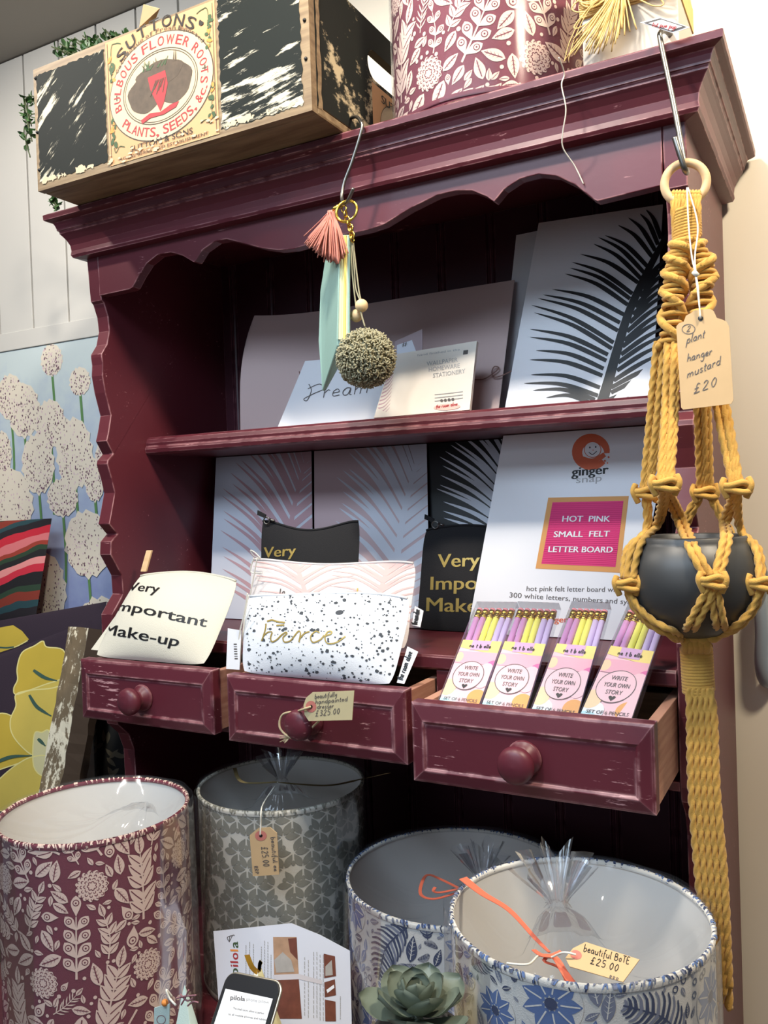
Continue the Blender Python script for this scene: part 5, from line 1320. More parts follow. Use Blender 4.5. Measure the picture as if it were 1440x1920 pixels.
# ------------------------------------------------------------------ prints on the counter
CZ = -0.2216
def palm_sheet(corners, base, inkm, rib, name, label, nl, lw, ribw=13, spread=1.0):
    S = Sheet(corners, drop=CZ, top=.0905); mb = MB(); slab(mb, S, base); clp = [tuple(project(c_)) for c_ in S.c]; ink = Ink(mb, S.at, clip=clp)
    q = spline(rib, 10); ink.stroke(q, ribw, inkm, 1, raw=True, taper=lambda t: 1 - .6 * t)
    for k in range(nl):
        t = .02 + .96 * k / (nl - 1); i = int(t * (len(q) - 1)); p = q[i]; d = q[min(i + 1, len(q) - 1)] - q[max(0, i - 1)]; a = math.atan2(d[1], d[0])
        L = (150 * math.sin(math.pi * min(1, .22 + t * .70)) ** .8 + 14) * spread
        for sg in (-1, 1):
            b_ = a + sg * (1.05 - .45 * t) ; e = p + np.array([math.cos(b_), math.sin(b_)]) * L * rnd.uniform(.92, 1.06)
            mid = p + (e - p) * .5 + np.array([math.cos(a), math.sin(a)]) * L * .07
            ink.stroke([p, mid, e], 1.35 * lw * (1 - .3 * t), inkm, 1, n=6, taper=lambda u: .75 + .4 * u if u < .4 else max(.03, .91 * (1 - (u - .4) / .6) ** .8))
    return finish(mb, name, label, 'print', 'palm leaf prints')
palm_sheet([(393, 1152, 'y', .200), (588, 1160, 'y', .200), (583, 800, 'y', .290), (407, 815, 'y', .290)], GREYW, PINKL, [(520, 1175), (532, 1080), (545, 985), (562, 905), (578, 850)], 'palm_print', 'pale grey print with dusty pink palm frond at the left end of the counter', 26, 7.5)
palm_sheet([(590, 1160, 'y', .200), (806, 1165, 'y', .200), (799, 790, 'y', .290), (589, 802, 'y', .290)], PINKP, GREYW, [(722, 1180), (742, 1060), (756, 970), (775, 890), (792, 835)], 'palm_print', 'dusty pink print with pale grey palm frond standing behind the pink pouch', 26, 9.0, 16)
palm_sheet([(809, 1170, 'y', .220), (915, 1170, 'y', .220), (945, 780, 'y', .292), (804, 792, 'y', .292)], BLACKP, GREYW, [(985, 1130), (968, 1030), (958, 960), (955, 890), (965, 815)], 'palm_print', 'glossy black print with white palm leaves standing left of the letter board sign', 24, 8.6, 14)

# ------------------------------------------------------------------ shop sign
A0 = P(876, 1186, z=CZ); A3 = P(945, 811, y=A0[1] + .030); A3 = A0 + (A3 - A0) * min(1, (.0905 - A0[2]) / (A3[2] - A0[2]))
wv = np.array([.2555, 0, 0]); S = Sheet([A0, A0 + wv, A3 + wv, A3])
mb = MB(); slab(mb, S, WHITE, .002); ink = Ink(mb, S.at)
# orange letter emblem with a smiling face
ec = (1108, 848)
arc = [(ec[0] + 28 * math.cos(a) + 2, ec[1] + 26 * math.sin(a)) for a in [math.radians(q) for q in range(40, 365, 12)]]
ink.stroke(arc, 15, ORANGE, 1, raw=True, taper=lambda t: .55 + .75 * math.sin(math.pi * (t * .9 + .05)))
ink.stroke([(1092, 860), (1112, 864), (1134, 852)], 9, ORANGE, 1)
ink.ell(1111, 843, 16, 15, WHITE, 2); ink.ring(1111, 843, 15.5, 14.5, 1.1, ORANGE, 3)
ink.ell(1106, 839, 1.4, 1.9, BLACK, 3, n=10); ink.ell(1117, 838, 1.4, 1.9, BLACK, 3, n=10); ink.stroke([(1104, 848), (1111, 852), (1119, 846)], 1.3, BLACK, 3); ink.ell(1112, 844, 1, 1, ORANGE, 3, n=8)
for x, y, r_ in ((1129, 858, 3.2), (1134, 864, 2.4), (1141, 857, 2.2), (1139, 868, 1.6)): ink.poly([(x - r_, y), (x, y - r_), (x + r_, y + .5), (x, y + r_)], ORANGE, 3)
ink.text('ginger', (1072, 893), (1140, 888), (.8, -17), BLACK, 1, .035)
ink.text('snap', (1080, 906), (1128, 902), (.8, -13), INKL, 1, -.004)
# picture of a pink letter board in an oak frame
fr4 = [(1004, 1066), (1162, 1074), (1179, 930), (1028, 933)]; ink.poly(fr4, OAK, 1)
in4 = [(1015, 1057), (1154, 1063), (1169, 939), (1036, 942)]; ink.poly(in4, HOTPINK, 2)
for k in range(1, 34):
    t = k / 34; ink.stroke([(in4[3][0] + (in4[0][0] - in4[3][0]) * t, in4[3][1] + (in4[0][1] - in4[3][1]) * t), (in4[2][0] + (in4[1][0] - in4[2][0]) * t, in4[2][1] + (in4[1][1] - in4[2][1]) * t)], .7, mat('felt_groove', C3(206, 52, 112), .9) if k == 1 else bpy.data.materials['felt_groove'], 3)
ink.text('HOT  PINK', (1054, 978), (1143, 978), (1.5, -11), WHITE, 4, .026)
ink.text('SMALL  FELT', (1038, 1007), (1142, 1006), (1.5, -11), WHITE, 4, .026)
ink.text('LETTER BOARD', (1028, 1035), (1148, 1036), (1.5, -11), WHITE, 4, .026)
ink.text('hot pink felt letter board with', (987, 1108), (1164, 1110), (.8, -9.5), INK, 1, .004)
ink.text('300 white letters, numbers and symbols', (955, 1120), (1214, 1135), (.8, -9.5), INK, 1, .004)
ink.text('ginger', (1018, 1167), (1064, 1167), (.8, -11), ORANGE, 1, .03); ink.text('snap', (1070, 1167), (1105, 1167), (.8, -9), INKL, 1)
finish(mb, 'shop_sign', 'white sign with orange face emblem and pink letter board picture behind the pencil packs', 'sign')

# ------------------------------------------------------------------ cloth pouches
def puff(h, edge=.22): return lambda u, v: h * max(0, math.sin(math.pi * u)) ** .75 * (max(0, math.sin(math.pi * min(1, max(0, v)) ** .85)) ** .75)
def pouch(label, corners, m_, h, drop=None, zip_m=None, nu=90, nv=64, top_sag=0.0, group='zip pouches in and above the drawers', draw=None, extra=None):
    S = Sheet(corners, drop=drop, bulge=puff(h)); 
    ob0 = S.bil; pr_ = random.Random(label); k1_, k2_, k3_ = pr_.uniform(0, 6), pr_.uniform(0, 6), pr_.uniform(0, 6)
    def warp(u, v):
        uu = .5 + (u - .5) * (1 - .045 * abs(2 * v - 1) ** 6 + .012 * math.sin(4 * v + k1_)); vv = .5 + (v - .5) * (1 - .05 * abs(2 * u - 1) ** 7)
        return ob0(uu, vv) + (S.c[3] - S.c[0]) * v ** 2 * .018 * math.sin(5.5 * u + k2_) + S.n * (.004 * math.sin(4.2 * u + k3_) * v)
    S.bil = warp
    T = thing('cosmetic_pouch', label, 'pouch', (S.c[0] + S.c[1]) / 2, group); mb = MB()
    if top_sag:
        ob = S.bil; S.bil = lambda u, v: ob(u, v) - (S.c[3] - S.c[0]) * top_sag * v ** 3 * math.sin(math.pi * u)
    cr_ = lambda u, v: .0012 * math.sin(9 * u + 5 * v) * math.sin(math.pi * u) * math.sin(math.pi * v)
    mb.grid(lambda u, v: S.surf(u, v, cr_(u, v) * 0), nu, nv, m_)
    mb.grid(lambda u, v: S.bil(u, v) - S.n * (S.bulge(u, v) * .7 + .0004), nu, nv, m_)
    ink = Ink(mb, S.at)
    if draw: draw(ink, S)
    mb.build('cloth_body', T, recalc=False)
    zb = MB(); zb.tube([S.bil(u / 24, 1.0) + S.n * .0005 for u in range(25)], .0019, zip_m or m_, 8); zb.build('zip_edge', T)
    if extra: extra(T, S)
    return T, S
def d_cream(ink, S):
    ink.text('Very', (238, 1106), (303, 1117), (4.5, -17), BLACK, 2, .02)
    ink.text('Important', (209, 1144), (384, 1174), (6, -18), BLACK, 2, .02)
    ink.text('Make-up', (193, 1190), (332, 1211), (6, -19), BLACK, 2, .02)
def x_cream(T, S):
    mb = MB(); a, b_ = P(268, 1072, y=.028), P(279, 1032, y=.040); w = np.array([.0062, 0, 0])
    mb.prism([a - w, a + w, b_ + w, b_ - w], (0, .004, 0), RINGW); mb.build('zip_pull', T, bevel=.0008)
    mb = MB(); mb.prism([S.bil(0, .05), S.bil(0, .96), S.bil(0, .96) - S.n * .012 - np.array([.006, 0, .0]), S.bil(0, .05) - S.n * .010 + np.array([-.026, 0, .004])], (.0012, 0, 0), CREAMF); mb.build('side_gusset', T, recalc=False)
pouch('cream canvas pouch with three lines of black lettering standing in the left drawer', [(176, 1228, 'y', -.056), (386, 1250, 'y', -.056), (449, 1083, 'y', .030), (262, 1072, 'y', .030)], CREAMF, .030, drop=-.2525, draw=d_cream, extra=x_cream)
def d_b1(ink, S): ink.text('Very', (494, 1046), (557, 1042), (1, -20), GOLDI, 2, .02); ink.text('Important', (492, 1082), (640, 1078), (1, -20), GOLDI, 2, .02)
def x_blk(px, py):
    def f(T, S):
        mb = MB(); a = P(px, py, y=S.c[3][1] - .004)
        mb.tube([a + np.array([.006 * math.cos(t), 0, .006 * math.sin(t)]) for t in [2 * math.pi * k / 16 for k in range(16)]], .0012, STEEL, 6, closed=True)
        mb.tube([a + np.array([.006, 0, .002]), a + np.array([.016, 0, -.001])], .0022, STEEL, 8); mb.build('zip_slider', T)
        mb = MB(); mb.prism([a + np.array([-.004, 0, .004]), a + np.array([-.020, .0, .010]), a + np.array([-.019, 0, .018]), a + np.array([-.002, 0, .010])], (0, .003, 0), BLACKF); mb.build('zip_pull', T)
    return f
pouch('black canvas pouch with one gold word showing behind the pink palm pouch', [(488, 1150, 'y', .080), (668, 1150, 'y', .080), (677, 975, 'y', .115), (487, 975, 'y', .115)], BLACKF, .016, drop=CZ, top_sag=.075, draw=d_b1, extra=x_blk(500, 976))
def d_b2(ink, S):
    ink.text('Very', (822, 1064), (900, 1062), (1, -25), GOLDI, 2, .02); ink.text('Important', (808, 1106), (986, 1104), (1, -25), GOLDI, 2, .02); ink.text('Make-up', (800, 1146), (958, 1150), (1, -26), GOLDI, 2, .02)
pouch('black canvas pouch with three gold lines partly behind the white sign', [(779, 1178, 'y', .186), (955, 1186, 'y', .186), (975, 992, 'y', .222), (797, 986, 'y', .222)], BLACKF, .007, drop=CZ, draw=d_b2, extra=x_blk(816, 984))
def d_palm(ink, S):
    ink.clip = [(474, 1200), (768, 1200), (783, 1058), (474, 1048)]
    for rib, n in ((([(588, 1190), (575, 1120), (555, 1060), (548, 1040)]), 15), (([(700, 1190), (715, 1110), (726, 1070), (732, 1040)]), 15)):
        q = spline(rib, 8); ink.stroke(q, 8, PALMI, 1, raw=True)
        for k in range(n):
            p = q[int((.02 + .96 * k / n) * (len(q) - 1))]
            for sg in (-1, 1):
                e = p + np.array([sg * 92, -26 - 16 * k / n]); ink.stroke([p, (p + e) / 2 + np.array([0, -9]), e], 5.6, PALMI, 1, n=4, taper=lambda u: 1.1 - .95 * u)
    ink.hand('lo', (524, 1116), (536, 1114), (.5, -6), INK, 1.6, 3); ink.stroke([(672, 1103), (669, 1130)], 2.6, GOLDI, 3); ink.stroke([(669, 1120), (680, 1113), (688, 1118)], 2.2, GOLDI, 3)
def x_cord(pts, y, side=None, tagq=None, tagtext=True):
    def f(T, S):
        mb = MB()
        for p in pts: mb.tube(spline([P(a, b_, y=y + .002 * i) for i, (a, b_) in enumerate(p)], 8), .0011, CORDW, 6)
        mb.build('cord', T)
        if side:
            s2 = Sheet([(a, b_, 'y', c_) for a, b_, c_ in side]); mb = MB(); slab(mb, s2, WHITE, .0010); i2 = Ink(mb, s2.at); q = [(a, b_) for a, b_, _ in side]
            mid0 = ((q[0][0] + q[1][0]) / 2, (q[0][1] + q[1][1]) / 2); mid1 = ((q[2][0] + q[3][0]) / 2, (q[2][1] + q[3][1]) / 2)
            d = np.array(mid1) - np.array(mid0); nn = np.array([d[1], -d[0]]) / np.linalg.norm(d); nn = nn if nn[0] < 0 else -nn
            i2.hand('the room alive', tuple(np.array(mid0) + d * .08 - nn * 1.5), tuple(np.array(mid0) + d * .92 - nn * 1.5), tuple(nn * 6), BLACK, 1.9, 1)
            mb.build('side_label', T, recalc=False)
        if tagq:
            s3 = Sheet([(a, b_, 'y', c_) for a, b_, c_ in tagq]); mb = MB(); slab(mb, s3, WHITE, .0010); i3 = Ink(mb, s3.at)
            for k in range(7): i3.stroke([(438 + .3 * k, 1208 + 4.5 * k), (444 + .3 * k, 1208 + 4.5 * k)], 1.6 if k % 2 else 2.6, INK, 1)
            mb.build('swing_tag', T, recalc=False)
    return f
pouch('white pouch printed with blush pink palm fronds behind the speckled pouch', [(466, 1215, 'y', .012), (765, 1215, 'y', .012), (784, 1056, 'y', .050), (470, 1046, 'y', .044)], PALMF, .016, drop=CZ, draw=d_palm, top_sag=.03,
      extra=x_cord([[(488, 1046), (478, 1036), (470, 1032), (476, 1042), (488, 1048)], [(482, 1046), (474, 1090), (468, 1120)], [(476, 1046), (470, 1072), (492, 1074)]], .02, side=[(772, 1172, .026), (788, 1176, .026), (794, 1145, .034), (778, 1136, .032)]))
def d_terr(ink, S):
    rg = random.Random(4)
    for k in range(430):
        u, v = rg.uniform(.02, .98), rg.uniform(.02, .99); p = S.bil(u, v); q = project(p)
        s_ = rg.choice((.8, 1, 1.2, 1.5, 1.8, 2.4, 3.2)) * rg.uniform(.7, 1.25)
        ink.poly([(q[0] + s_ * rg.uniform(.7, 1.35) * math.cos(a), q[1] + s_ * rg.uniform(.6, 1.1) * math.sin(a)) for a in [2 * math.pi * i / 7 for i in range(7)]], SPECK, 1)
    ink.ell(640, 1150, 7.5, 4.2, SPECK, 1, -.2)
    g = lambda pts, w=2.4: ink.stroke(cc(430, 960, 3.6, pts), w, GOLDI, 3, n=8)
    g([(264, 742), (300, 734), (340, 746), (390, 752)], 3.0); g([(258, 756), (252, 800), (236, 850), (226, 874)], 2.6); g([(330, 772), (386, 768)], 2.8)
    g([(238, 842), (270, 816), (300, 812)], 2.0); g([(302, 816), (290, 852), (298, 880), (330, 868), (362, 838)]); g([(362, 838), (392, 818), (402, 826), (376, 852), (384, 882), (424, 874), (456, 838)])
    g([(456, 838), (482, 810), (494, 826), (482, 884)]); g([(484, 866), (520, 826), (556, 812)]); g([(622, 820), (594, 812), (562, 846), (574, 884), (622, 868), (652, 836)]); g([(652, 842), (694, 828), (702, 812), (676, 814), (656, 852), (672, 890), (730, 884), (792, 842)])
pouch('white pouch speckled with grey and gold script standing in the middle drawer', [(451, 1260, 'y', -.078), (738, 1286, 'y', -.078), (771, 1118, 'y', -.030), (462, 1112, 'y', -.034)], WHITEF, .024, drop=-.2525, draw=d_terr,
      extra=x_cord([[(464, 1112), (458, 1150), (449, 1190), (447, 1235), (450, 1245), (454, 1200), (460, 1150), (466, 1116)]], -.066, side=[(744, 1280, -.072), (758, 1282, -.070), (784, 1222, -.050), (764, 1212, -.052)], tagq=[(424, 1254, -.070), (449, 1256, -.070), (452, 1182, -.060), (427, 1178, -.060)]))

# ------------------------------------------------------------------ pencil packs in the right drawer
CARDP = mat('pack_pink', C3(246, 200, 206), .45, coat=.2); CARDY = mat('pack_yellow', C3(248, 222, 130), .45); CARDH = mat('pack_magenta', C3(226, 110, 168), .5); CARDO = mat('pack_orange', C3(236, 168, 92), .5); CARDA = mat('pack_aqua', C3(190, 226, 232), .5); CARDL = mat('pack_peach', C3(250, 212, 170), .5); CARDT = mat('pack_tab', C3(218, 172, 208), .5)
PEN = [mat('pencil_orchid', C3(206, 150, 204), .4), mat('pencil_lemon', C3(240, 238, 120), .4), mat('pencil_lilac', C3(206, 188, 232), .4)]
ERA = mat('eraser_pink', C3(222, 140, 150), .8)
packs = [[(822, 1318), (896, 1326), (965, 1138), (893, 1137)], [(902, 1326), (984, 1336), (1044, 1140), (970, 1137)], [(994, 1338), (1080, 1349), (1139, 1140), (1071, 1137)], [(1084, 1344), (1184, 1353), (1243, 1174), (1172, 1140)]]
packs[3] = [(1086, 1344), (1182, 1353), (1250, 1152), (1177, 1140)]
plabels = ['leftmost of the four clear pencil packs with pink story cards in the right drawer', 'second from left of the four pencil packs with pink story cards in the right drawer', 'third from left of the four pencil packs with pink story cards in the right drawer', 'rightmost pencil pack with pink story card close below the macrame pot']
for q4, lab in zip(packs, plabels):
    bl, br, tr_, tl = [np.array(q, float) for q in q4]
    S = Sheet([(bl[0], bl[1], 'y', -.100), (br[0], br[1], 'y', -.100), (tr_[0], tr_[1], 'y', .020), (tl[0], tl[1], 'y', .020)], drop=-.263)
    T = thing('pencil_pack', lab, 'pencil pack', (S.c[0] + S.c[1]) / 2, 'pencil packs in the right drawer')
    px = lambda u, v: tuple(bl * (1 - u) * (1 - v) + br * u * (1 - v) + tr_ * u * v + tl * (1 - u) * v)
    mb = MB(); c0, c1 = S.c[0], S.c[1]; cl, cr2 = S.at(*px(.0, .655)), S.at(*px(1, .655))
    mb.prism([c0, c1, cr2, cl], S.n * -.0006, CARDP); ink = Ink(mb, S.at, clip=[px(0, 0), px(1, 0), px(1, .655), px(0, .655)])
    ink.poly([px(0, .58), px(1, .52), px(1, .66), px(0, .66)], CARDY, 1); ink.poly([px(0, .42), px(1, .42), px(1, .54), px(0, .54)], mat('pack_rose', C3(240, 176, 190), .5) if lab is plabels[0] else bpy.data.materials['pack_rose'], 1.5)
    ink.poly([px(.26, .56), px(.74, .56), px(.74, .66), px(.26, .66)], CARDT, 2)
    ex, ey = np.array(px(1, 0)) - np.array(px(0, 0)), np.array(px(0, 1)) - np.array(px(0, 0))
    def el(u, v, ru, rv, m_, lay, n=26):
        c_ = np.array(px(u, v)); ink.poly([tuple(c_ + ex * ru * math.cos(a) + ey * rv * math.sin(a)) for a in [2 * math.pi * k / n for k in range(n)]], m_, lay)
    el(.12, .06, .3, .10, WHITE, 1.2); el(.08, .17, .20, .085, CARDL, 1.6); el(.86, .09, .22, .085, CARDO, 1.7); el(.10, .01, .2, .05, CARDA, 1.8); el(.98, .34, .22, .13, CARDH, 1.6); el(.86, .31, .22, .13, CARDP, 1.7)
    el(.07, .48, .1, .05, CARDL, 1.6)
    c_ = np.array(px(.47, .30)); ink.stroke([tuple(c_ + ex * .37 * math.cos(a) + ey * .145 * math.sin(a)) for a in [2 * math.pi * k / 40 for k in range(41)]], 1.3, INK, 3, raw=True)
    el(.47, .30, .365, .143, CARDP, 2.5)
    up = ey * .038
    ink.text('WRITE', px(.30, .36), px(.64, .36), up, INK, 4, .006); ink.text('YOUR OWN', px(.20, .295), px(.74, .295), up, INK, 4, .006); ink.text('STORY', px(.30, .23), px(.64, .23), up, INK, 4, .006)
    h_ = np.array(px(.47, .192)); ink.poly([tuple(h_ + ex * a * .075 + ey * b_ * .024) for a, b_ in ((0, -1), (.8, .1), (.95, .6), (.6, .95), (.2, .85), (0, .5), (-.2, .85), (-.6, .95), (-.95, .6), (-.8, .1))], BLACK, 4)
    ink.text('SET OF 6 PENCILS', px(.08, .045), px(.92, .045), up * .8, INK, 4, .004)
    ink.hand('ne t b elle', px(.22, .585), px(.78, .585), tuple(ey * .018), BLACK, 1.4, 4)
    mb.build('card_insert', T, recalc=False)
    for k in range(6):
        u = (k + .5) / 6; a, b_ = S.at(*px(u, .0)) - S.n * .005, S.at(*px(u, .90)) - S.n * .005
        r_ = np.linalg.norm(S.at(*px(1, .5)) - S.at(*px(0, .5))) / 12 * .97
        pb = MB(); pb.tube([a + (b_ - a) * .01, b_], r_, PEN[k // 2], 6); po = pb.build('pencil', T)
        d = (b_ - a) / np.linalg.norm(b_ - a); fb = MB()
        L = np.linalg.norm(S.at(*px(u, .975)) - S.n * .005 - b_)
        fb.tube([b_, b_ + d * L * .3], r_ * 1.03, GOLDM, 12); fb.tube([b_ + d * L * .3, b_ + d * L * .36, b_ + d * L * .5], lambda t: r_ * (1.03 - .1 * math.sin(3.14 * t)), GOLDM, 12); fb.tube([b_ + d * L * .5, b_ + d * L], r_ * 1.03, GOLDM, 12)
        f_ = fb.build('ferrule', T); f_.parent = po
        eb = MB(); eb.tube([b_ + d * L * 1.001, b_ + d * L * 1.25], r_ * .9, ERA, 12); e_ = eb.build('eraser', T); e_.parent = po
    mb = MB(); w_ = (S.at(*px(1, .5)) - S.at(*px(0, .5))); w_ /= np.linalg.norm(w_); tp, bt = S.at(*px(0, 1.04)), S.c[0]; tq, bq = S.at(*px(1.03, 1.04)), S.c[1] + w_ * .002
    o1, o2 = S.n * .0022, -S.n * .0125
    vs = [bt - w_ * .001 + o1, bq + o1, tq + o1, tp - w_ * .001 + o1, bt - w_ * .001 + o2, bq + o2, tq + o2, tp - w_ * .001 + o2]
    mb.add(vs, [(0, 1, 2, 3), (4, 5, 6, 7), (0, 1, 5, 4), (1, 2, 6, 5), (2, 3, 7, 6), (3, 0, 4, 7)], SLEEVE); mb.build('clear_sleeve', T)

# ------------------------------------------------------------------ price tags
yk = -.134
S = Sheet([(576, 1352, 'y', yk), (660, 1351, 'y', yk), (664, 1295, 'y', yk), (585, 1298, 'y', yk)]); mb = MB()
slab(mb, S, KRAFTP, .0008, [(579, 1352), (660, 1350), (664, 1295), (586, 1298), (574, 1308), (569, 1322), (571, 1340)]); ink = Ink(mb, S.at)
ink.ell(583, 1325, 10, 11, EYELET, 1); ink.ell(583, 1325, 3, 3.5, BLACK, 2)
ink.hand('beautifully', (590, 1310), (632, 1305), (.5, -4.2), INK, 1.1); ink.hand('handpainted', (591, 1320), (652, 1314), (.5, -4.2), INK, 1.1); ink.hand('dresser', (594, 1329), (626, 1327), (.5, -4.2), INK, 1.1); ink.hand('£325.00', (591, 1343), (638, 1338), (.5, -5.5), INK, 1.2)
mb.build('price_tag', label='pale kraft tag with pink eyelet tied to the middle drawer knob', cat='price tag', group='handwritten price tags', recalc=False)
mb = MB(); mb.tube(spline([P(583, 1325, y=yk - .001), P(568, 1330, y=yk - .002), P(556, 1334, y=-.122), P(530, 1340, y=-.118), P(525, 1365, y=-.118), P(548, 1384, y=-.118), P(575, 1372, y=-.118), P(598, 1352, y=-.126)], 8), .0016, TWINE, 6)
for k in range(10): mb.tube([P(545, 1382, y=-.1145), P(523 + rnd.uniform(0, 12), 1386 + rnd.uniform(-8, 8), y=-.118 + rnd.uniform(-.004, .004))], .0007, TWINE, 4)
mb.build('tag_string', label='brown twine looped round the middle drawer knob', cat='string')
gy = GR_C[1] - GR_R - .0195
S = Sheet([(474, 1643, 'y', gy), (522, 1641, 'y', gy), (518, 1556, 'y', gy), (470, 1560, 'y', gy)]); mb = MB()
slab(mb, S, KRAFT, .0009, [(474, 1643), (523, 1640), (519, 1562), (506, 1551), (484, 1553), (468, 1566)]); ink = Ink(mb, S.at)
ink.ell(489, 1567, 11, 9.5, EYELET, 1); ink.ell(489, 1567, 3.2, 3, BLACK, 2)
ink.hand('beautiful ee', (508, 1570), (514, 1635), (4.2, -.4), INK, 1.2); ink.hand('£25.00', (490, 1588), (494, 1626), (6, -.4), INK, 1.3); ink.hand('RRP', (476, 1624), (479, 1640), (3.5, -.2), INK, 1.1)
mb.build('price_tag', label='brown kraft tag hanging down the front of the grey petal lampshade', cat='price tag', group='handwritten price tags', recalc=False)
mb = MB(); mb.tube(spline([P(488, 1566, y=gy - .001), P(489, 1545, y=gy), P(490, 1518, y=gy + .006), P(498, 1500, z=zg + .004), P(515, 1475, z=zg + .010)], 6), .0012, CORDW, 6)
mb.build('tag_string', label='white string from the grey petal lampshade tie to its tag', cat='string')
kz2 = zr + .004
S = Sheet([P(1062, 1800, z=kz2 + .002), P(1172, 1842, z=kz2 + .002), P(1200, 1800, z=kz2 + .012), P(1098, 1765, z=kz2 + .012)]); mb = MB()
slab(mb, S, KRAFT, .0009, [(1068, 1812), (1168, 1841), (1199, 1799), (1098, 1766), (1074, 1778), (1060, 1796)]); ink = Ink(mb, S.at)
ink.ell(1080, 1790, 11, 8.5, EYELET, 1, .3)
ink.hand('beautiful BoTE', (1094, 1783), (1181, 1808), (1.5, -6.5), BLACK, 1.4); ink.hand('£25.00', (1106, 1806), (1160, 1822), (1.8, -6.5), BLACK, 1.5); ink.hand('RRP', (1142, 1834), (1160, 1840), (.8, -3), INK, 1.1)
mb.build('price_tag', label='brown kraft tag lying on the cellophane of the front right lampshade', cat='price tag', group='handwritten price tags', recalc=False)
mb = MB(); mb.tube(spline([P(1080, 1790, z=kz2 + .008), P(1056, 1786, z=kz2 + .008), P(1030, 1796, z=kz + .008), P(1010, 1792, z=kz + .008), P(990, 1808, z=kz2 + .004), P(950, 1806, z=kz2 + .004)], 6), .0010, CORDW, 6)
mb.build('tag_string', label='cream string at the coral knot on the front right lampshade', cat='string')

# ------------------------------------------------------------------ leaflet, phone, little pillows and succulent
S = Sheet([(418, 1985, 'y', -.190), (660, 1950, 'y', -.150), (656, 1783, 'y', -.120), (400, 1746, 'y', -.158)], drop=CT + .006); mb = MB()
slab(mb, S, GREYW, .0008, [tuple(project(S.c[0])), tuple(project(S.c[1])), (656, 1783), (600, 1753), (546, 1731), (400, 1746)]); ink = Ink(mb, S.at)
for ch, y0, y1, col in (('p', 1828, 1816, LABELG), ('i', 1812.5, 1809.5, LABELR), ('l', 1805.5, 1803, LABELR), ('o', 1799, 1787, LABELR), ('l', 1783.5, 1781, LABELO), ('a', 1777, 1766, LABELG)):
    ink.text(ch, (447, y0), (446, y1), (-15, -.5), col, 1, .03)
for k in range(3): ink.stroke([(430, 1766), (426 + 5 * k, 1758 - 2 * k), (434 + 3 * k, 1754)], 1.2, INK, 1)
for x, y0, y1 in ((461, 1772, 1830), (468, 1766, 1832), (475, 1770, 1834), (490, 1775, 1836), (496, 1764, 1838), (502, 1766, 1840), (508, 1790, 1842), (571, 1795, 1905), (578, 1800, 1910), (588, 1785, 1912), (594, 1785, 1912), (600, 1790, 1915), (606, 1790, 1915), (638, 1868, 1912)):
    for k in range(14):
        a, b_ = y0 + (y1 - y0) * k / 14, y0 + (y1 - y0) * (k + rnd.uniform(.6, .95)) / 14; ink.stroke([(x, a), (x + .4, b_)], 1.5, INKL, 1)
PH1, PH2, PH3 = mat('photo_brown', C3(112, 62, 48), .5, var=.4, vscale=120), mat('photo_grey', C3(170, 164, 158), .5, var=.2, vscale=90), mat('photo_tan', C3(176, 140, 112), .5, var=.3, vscale=90)
ink.poly([(512, 1757), (556, 1757), (560, 1826), (514, 1830)], PH3, 1); ink.poly([(514, 1800), (530, 1785), (546, 1800), (552, 1822), (518, 1824)], PH2, 2); ink.poly([(540, 1760), (556, 1758), (558, 1800), (544, 1785)], PH1, 2)
ink.poly([(514, 1838), (560, 1834), (566, 1910), (520, 1910)], PH1, 1); ink.poly([(607, 1788), (628, 1793), (630, 1830), (608, 1834)], PH1, 1); ink.poly([(610, 1812), (622, 1800), (624, 1828), (610, 1830)], PH2, 2)
ink.poly([(608, 1842), (628, 1836), (630, 1866), (609, 1870)], PH1, 1); ink.poly([(612, 1856), (626, 1846), (627, 1852), (614, 1862)], WHITE, 2); ink.poly([(609, 1874), (629, 1878), (630, 1915), (610, 1915)], PH1, 1)
ink.poly([(512, 1828), (560, 1826), (604, 1838), (604, 1846), (560, 1836), (514, 1838)], mat('leaflet_swoosh', C3(206, 200, 204), .5), 1)
finish(mb, 'leaflet', 'white leaflet with sideways coloured lettering and photos leaning on the grey petal lampshade', 'leaflet')
# pyramid pillows
def pyramid(name, label, apex, half, base_z, m_, rot=.5, prints=None):
    T = thing(name, label, 'pillow', (apex[0], apex[1], base_z)); mb = MB(); n = 16
    def fn(u, v):
        a = u * 4; k = int(a) % 4; f = a - int(a); c_ = [(-1, -1), (1, -1), (1, 1), (-1, 1)]; p0, p1 = c_[k], c_[(k + 1) % 4]
        x, y = p0[0] + (p1[0] - p0[0]) * f, p0[1] + (p1[1] - p0[1]) * f; s_ = (1 - v) ** .9; bul = 1 + .16 * math.sin(math.pi * f) * math.sin(math.pi * v)
        x, y = x * s_ * half * bul, y * s_ * half * bul; return (apex[0] + x * math.cos(rot) - y * math.sin(rot), apex[1] + x * math.sin(rot) + y * math.cos(rot), base_z + (apex[2] - base_z) * v)
    mb.grid(fn, 64, 24, m_); b4 = [fn(k / 64, 0) for k in range(64)]; mb.add(b4, [tuple(range(63, -1, -1))], m_)
    if prints: prints(mb)
    mb.build('cloth_body', T); return T
MINTF = mat('mint_cloth', C3(206, 226, 218), .85, bump=.2, bscale=700); BLOSS = mat('blossom_print', C3(150, 104, 110), .8); YELF = mat('lemon_patterned_cloth', C3(226, 214, 160), .85, var=.22, vscale=70)
ap1 = P(346, 1846, y=-.375)
T = pyramid('phone_pillow', 'small mint pyramid pillow with printed twigs at the foot of the floral lampshade', ap1, .038, CT, MINTF, .35)
mb = MB()
